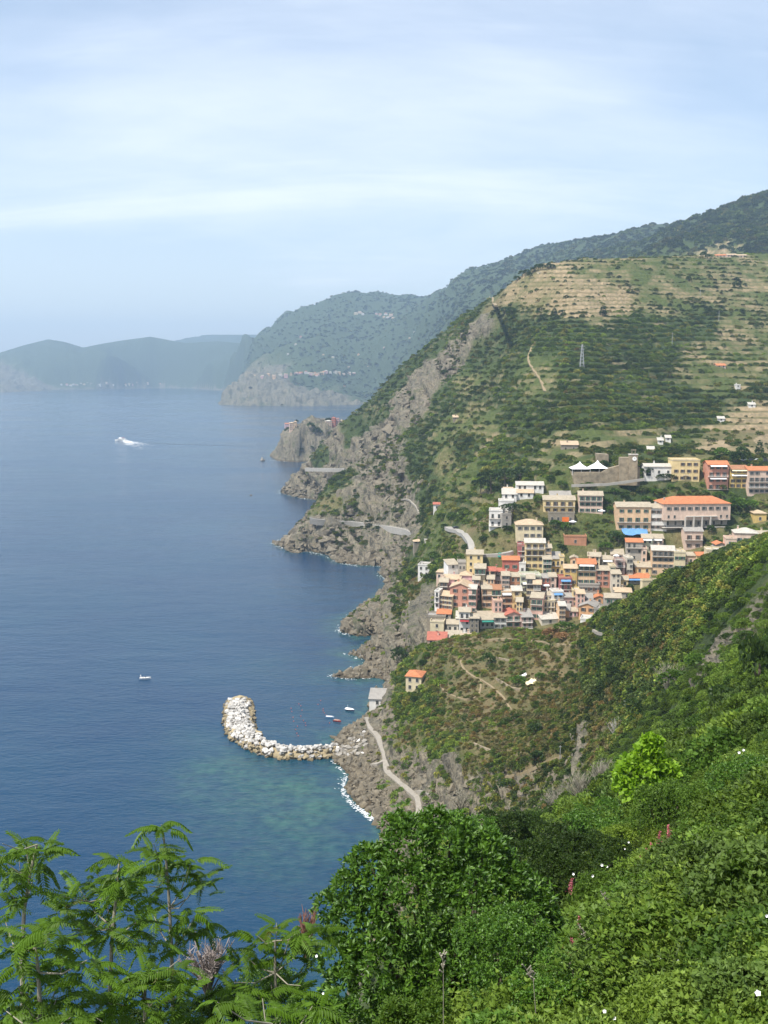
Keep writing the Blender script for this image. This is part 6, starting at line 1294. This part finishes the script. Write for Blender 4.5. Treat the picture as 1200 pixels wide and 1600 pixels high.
feather_tree([(30, 1660, 0), (34, 1500, 0), (38, 1420, 0), (48, 1360, 0), (58, 1320, 0)], [(66, 1308), (40, 1322), (12, 1350), (58, 1335), (4, 1318), (16, 1392), (30, 1345), (5, 1430)], 12, 'feather leaved tree at the left edge with a bare white stem', 9)
feather_tree([(170, 1660, 0), (172, 1540, 0), (176, 1450, 0), (182, 1400, 0), (186, 1350, 0)], [(186, 1345), (150, 1362), (118, 1380), (208, 1362), (165, 1400), (200, 1402), (108, 1420), (140, 1440), (215, 1440), (242, 1466), (175, 1452), (95, 1400), (182, 1372)], 12.3, 'bushy feather leaved tree left of the tallest one', 10)
feather_tree([(60, 1720, 0), (64, 1600, 0), (60, 1520, 0), (56, 1480, 0)], [(40, 1455), (16, 1478), (82, 1448), (58, 1500), (100, 1500), (28, 1540), (90, 1556), (136, 1500), (150, 1545), (58, 1590), (10, 1580), (110, 1590)], 10, 'low feather leaved tree filling the bottom left', 11)
feather_tree([(226, 1720, 0), (228, 1620, 0), (226, 1560, 0), (228, 1520, 0)], [(230, 1500), (200, 1528), (252, 1518), (282, 1498), (182, 1568), (240, 1566), (298, 1550), (220, 1596), (150, 1590), (262, 1590)], 10.6, 'low feather leaved tree under the tallest one', 10)
feather_tree([(430, 1700, 0), (432, 1600, 0), (430, 1520, 0), (430, 1470, 0)], [(432, 1442), (402, 1462), (380, 1490), (452, 1466), (420, 1500), (472, 1450), (482, 1490), (440, 1530), (400, 1548), (470, 1540), (366, 1535), (490, 1455)], 13, 'spreading feather leaved tree left of the glossy evergreen', 10)
feather_tree([(420, 1720, 0), (424, 1650, 0), (424, 1600, 0)], [(440, 1588), (488, 1572), (390, 1600), (340, 1566), (410, 1560)], 10, 'lowest feather leaved sapling at the bottom centre left', 9)
# bare shrubs and dead trees
def bare(px, py, D, hpx, wpx, label, m=M_TWIG, n=26, name='bare_shrub', cat='shrub', thick=1.0, group=None):
    h = hit(px, py) if D is None else Vector(at(px, py, D)); s = h.y/1600; T, W = hpx*s, wpx*s; g = gz(h.x, h.y); t = thing(name, label, cat, (h.x, h.y, min(h.z, g+.0) if D is None else h.z), 0, group)
    for b in range(4):
        mb = MB()
        for i in range(n//4):
            a = R3.uniform(0, 6.28); q = R3.uniform(.2, 1)*W/2; e = Vector((q*math.cos(a), q*math.sin(a), T*R3.uniform(.55, 1))); m1 = Vector((e.x*.35, e.y*.35, e.z*.55)); mb.tube([(0, 0, 0), m1, e], [T*.012*thick+.012, T*.008*thick+.008, .006*thick+.002], 4)
            for _ in range(5):
                f = R3.uniform(.3, .95); p = m1.lerp(e, f); mb.tube([p, p+Vector((R3.uniform(-1, 1)*W*.13, R3.uniform(-1, 1)*W*.13, R3.uniform(.1, 1)*T*.2))], [T*.004+.005, .003], 3)
        link('branch', mb.mesh('branch', [m]), t)
bare(325, 1560, 15, 100, 100, 'leafless grey twiggy shrub between the feather leaved trees', mat_plain('grey_twig', (0.26, 0.22, 0.20), .9), 80, thick=.5); bare(478, 1500, 15, 85, 40, 'dry reddish twigs rising left of the evergreen', mat_plain('red_twig', (0.22, 0.11, 0.08), .9), 40, thick=.5)
bare(905, 1262, None, 60, 60, 'bare grey shrub thicket left of the lime tree', M_TWIG, 90); bare(870, 1275, None, 50, 60, 'second bare grey shrub nearer the cliff', M_TWIG, 90); bare(940, 1240, None, 55, 50, 'third bare grey shrub behind the lime tree', M_TWIG, 80)
bare(962, 1160, None, 44, 34, 'dead pale tree on the slope above the lime tree', mat_plain('dead_wood', (0.40, 0.37, 0.33), .9), 40, 'dead_tree', 'tree', 1.5); bare(1045, 1085, None, 50, 60, 'grey leafless branches on the slope below the village', M_TWIG, 80); bare(720, 1272, 60, 40, 50, 'dry twigs over the grey cliff edge', M_TWIG, 40)
# pink valerian spires, grass tuft, white trumpet flowers, dry stalks
L_PINK = mat_leaf('flower_pink', (0.42, 0.10, 0.14), (0.55, 0.20, 0.24), trans=.3); M_PETAL = mat_plain('white_petal', (0.82, 0.82, 0.80), .6, .03); L_GRASS = mat_leaf('leaf_grass', (0.075, 0.095, 0.022), (0.16, 0.17, 0.05), trans=.3)
def spire(px, py, D, hpx, label, group):
    D = nearD(px, py+hpx*.4, D)-1.3; q = Vector(at(px, py, D)); s = D/1600; T = hpx*s; t = thing('flower_spire', label, 'flower', tuple(q), 0, group); rs = np.random.RandomState(int(px*7+py))
    lean = Vector((R3.uniform(-.2, .2)*T, 0, T)); link('stem', MB().tube([(0, 0, -T*.6), (0, 0, 0), lean], [.012, .01, .006], 4).mesh('stem', [L_MID]), t)
    f = rs.rand(170); p = np.array(lean)[None]*f[:, None]+rs.randn(170, 3)*(T*.085*(1.15-f))[:, None]; link('flowers', leaves_mesh('flowers', p, rs.randn(170, 3), T*.09, [L_PINK], rs, .8, spread=.5), t)
for px, py in [(1020, 1335), (1028, 1322), (1008, 1345), (1024, 1352), (1012, 1360), (990, 1372), (988, 1384), (1000, 1362), (1034, 1330), (1046, 1316)]: spire(px, py, 28, R3.uniform(20, 30), 'pink valerian spire in the clump under the lime tree', 'pink spires under the lime tree')
for px, py in [(880, 1490), (888, 1500), (902, 1488), (914, 1500), (918, 1520), (966, 1480), (912, 1540), (895, 1478), (930, 1484), (908, 1470), (980, 1475), (915, 1570), (906, 1448), (890, 1395)]: spire(px, py, 16, R3.uniform(16, 28), 'pink valerian spire leaning out of the grass tuft', 'pink spires around the grass tuft')
def grass():
    rs = np.random.RandomState(5); V = []; Fs = []; n = 0; N = 2600
    for i in range(N):
        px, py = 905+rs.randn()*17, 1470+rs.randn()*26; D_ = nearD(px, py, 1e3)+rs.rand()*.3
        b = Vector(at(px, py, D_)); h = rs.uniform(.25, .6)*D_/17*1.2; l = Vector((rs.uniform(-.25, .12), rs.uniform(-.2, .2), 1))*h; w = Vector((.005, .002, 0))
        m = b+l*.55; e = b+l+Vector((l.x*.6, 0, -h*.1)); V += [b-w, b+w, m+w*.8, m-w*.8, e]; Fs += [(n, n+1, n+2, n+3), (n+3, n+2, n+4)]; n += 5
    me = bpy.data.meshes.new('long_grass'); me.from_pydata([tuple(v) for v in V], [], Fs); me.materials.append(L_GRASS); A = me.attributes.new('v', 'FLOAT', 'FACE'); A.data.foreach_set('value', rs.rand(len(Fs)).astype(np.float32)); link('long_grass', me, kind='stuff')
grass()
fl = MB()
for i in range(5):
    a0, a1 = i*1.2566, (i+1)*1.2566; fl.add([(0, 0, 0), (.045*math.cos(a0), .045*math.sin(a0), .045), (.06*math.cos((a0+a1)/2), .06*math.sin((a0+a1)/2), .05), (.045*math.cos(a1), .045*math.sin(a1), .045)], [(0, 1, 2, 3)])
flm = fl.mesh('white_flower', [M_PETAL])
for px, py, D, s in [(1184, 1552, 8.2, 1.1), (1170, 1246, 24, 2.0), (1155, 1176, 40, 2.6), (1162, 1172, 40, 2.4), (1126, 1414, 15, 1.1), (1112, 1412, 15, .9), (1180, 1250, 24, 1.2), (1020, 1482, 14, .9), (1030, 1498, 13, 1.2), (1024, 1506, 13, 1.1), (945, 1580, 11, 1.0), (960, 1590, 11, 1.0), (895, 1366, 20, 1.3), (940, 1352, 28, 2.0), (948, 1354, 28, 1.6), (925, 1368, 22, 1.6), (495, 1494, 12, .8), (505, 1552, 12, .7), (982, 1316, 30, 1.4), (976, 1326, 30, 1.2), (1198, 1430, 10, .8), (1060, 1500, 11, .7)]:
    q = at(px, py, nearD(px, py, D*.93+.0)-.75); tag(link('white_flower', flm, None, tuple(q), (R3.uniform(.9, 1.5), 0, R3.uniform(-.5, .5)), (s*.36, s*.36, s*.36)), 'white trumpet flower open on the bramble slope', 'flower', 'white trumpet flowers on the near slope')
def stalk(px, py, D, hpx, lean, label):
    D = nearD(px, py, D)-.3; q = Vector(at(px, py, D)); T = hpx*D/1600; t = thing('dry_stalk', label, 'stalk', tuple(q)); link('stem', MB().tube([(0, 0, -1), (lean*T*.5, 0, T*.55), (lean*T, 0, T)], [.006, .004, .003], 4).mesh('stem', [M_TWIG]), t); mb = MB()
    for i in range(16): f = R3.uniform(.45, 1); p = Vector((lean*T*f, 0, T*f)); mb.tube([p, p+Vector((R3.uniform(-.05, .05), R3.uniform(-.04, .04), .05))], [.006, .010], 4)
    link('seed_head', mb.mesh('seed_head', [M_TWIG]), t)
stalk(848, 1560, 11, 60, -.55, 'dry seed stalk leaning left at the foot of the evergreen'); stalk(694, 1545, 11, 62, -.05, 'upright brown stalk in front of the evergreen'); stalk(930, 1500, 14, 70, -.45, 'dry stalk leaning out of the grass tuft'); stalk(968, 1450, 16, 60, -.5, 'dry stalk above the grass tuft'); stalk(915, 1560, 13, 60, -.5, 'dry stalk low in the grass tuft')
# ------------------------------------------------------------------ ground cover nobody could count
far_b = [bush_mesh('tree_clump', s, 110, .42, M_SCRUB, nl=4) for s in (1, 2)]
mid_b = [bush_mesh('scrub_bush', s, 300, .23, M_SCRUB, nl=6) for s in (3, 4, 5)]
near_b = [bush_mesh('shrub', s, 1500, .12, M_SCRUB, nl=8, aspect=.6, quads=False) for s in (6, 7, 8)]
bram = [rosette_mesh('bramble', 80+i, 1300, .085, [M_SCRUB], nl=8, k=5, aspect=.62, shell=.4) for i in range(3)]
lf = math.log
scatter_region('distant_forest', 90000, (-.5, .5), (lf(1500), lf(6800)), .9, (4, 10), far_b, bright=.72, seed=1)
scatter_region('hillside_scrub', 105000, (-.16, .48), (lf(560), lf(1500)), .74, (1.1, 3.8), mid_b, tanw=.22, bright=1.25, seed=2, town=.5)
scatter_region('slope_scrub', 105000, (-.08, .48), (lf(235), lf(575)), 1.2, (.6, 2.4), mid_b, tanw=.55, bright=1.6, seed=3, town=.5)
scatter_region('valley_thicket', 15000, (-.08, .46), (lf(58), lf(240)), 1., (.9, 2.3), near_b, tanw=.1, bright=1.5, fresh=True, seed=4)
scatter_region('brambles', 17000, (.02, .47), (lf(5.5), lf(62)), 1., (.26, .72), bram, tanw=0, bright=1.45, fresh=True, seed=5, flat=(.7, 1.2))
MB_C = mat_boulder('crag', (0.200, 0.168, 0.115), (0.100, 0.086, 0.062)); MB_S = mat_boulder('shore_rock_stone', (0.20, 0.165, 0.11), (0.09, 0.075, 0.05))
scatter_rocks('crags', 30000, 400, .55, (.7, 3.2), .35, MB_C, 1); scatter_rocks('shore_rocks', 60000, 13, .2, (.5, 2.0), .1, MB_S, 2)
fine = [rosette_mesh('undergrowth', 90+i, 2600, .06, [M_SCRUB], nl=13, k=4, aspect=.5, shell=.5) for i in range(2)]
scatter_region('undergrowth', 800, (.06, .47), (lf(9), lf(62)), 1., (.6, 1.35), fine, tanw=0, bright=1.4, fresh=True, seed=6, flat=(.55, 1.0))
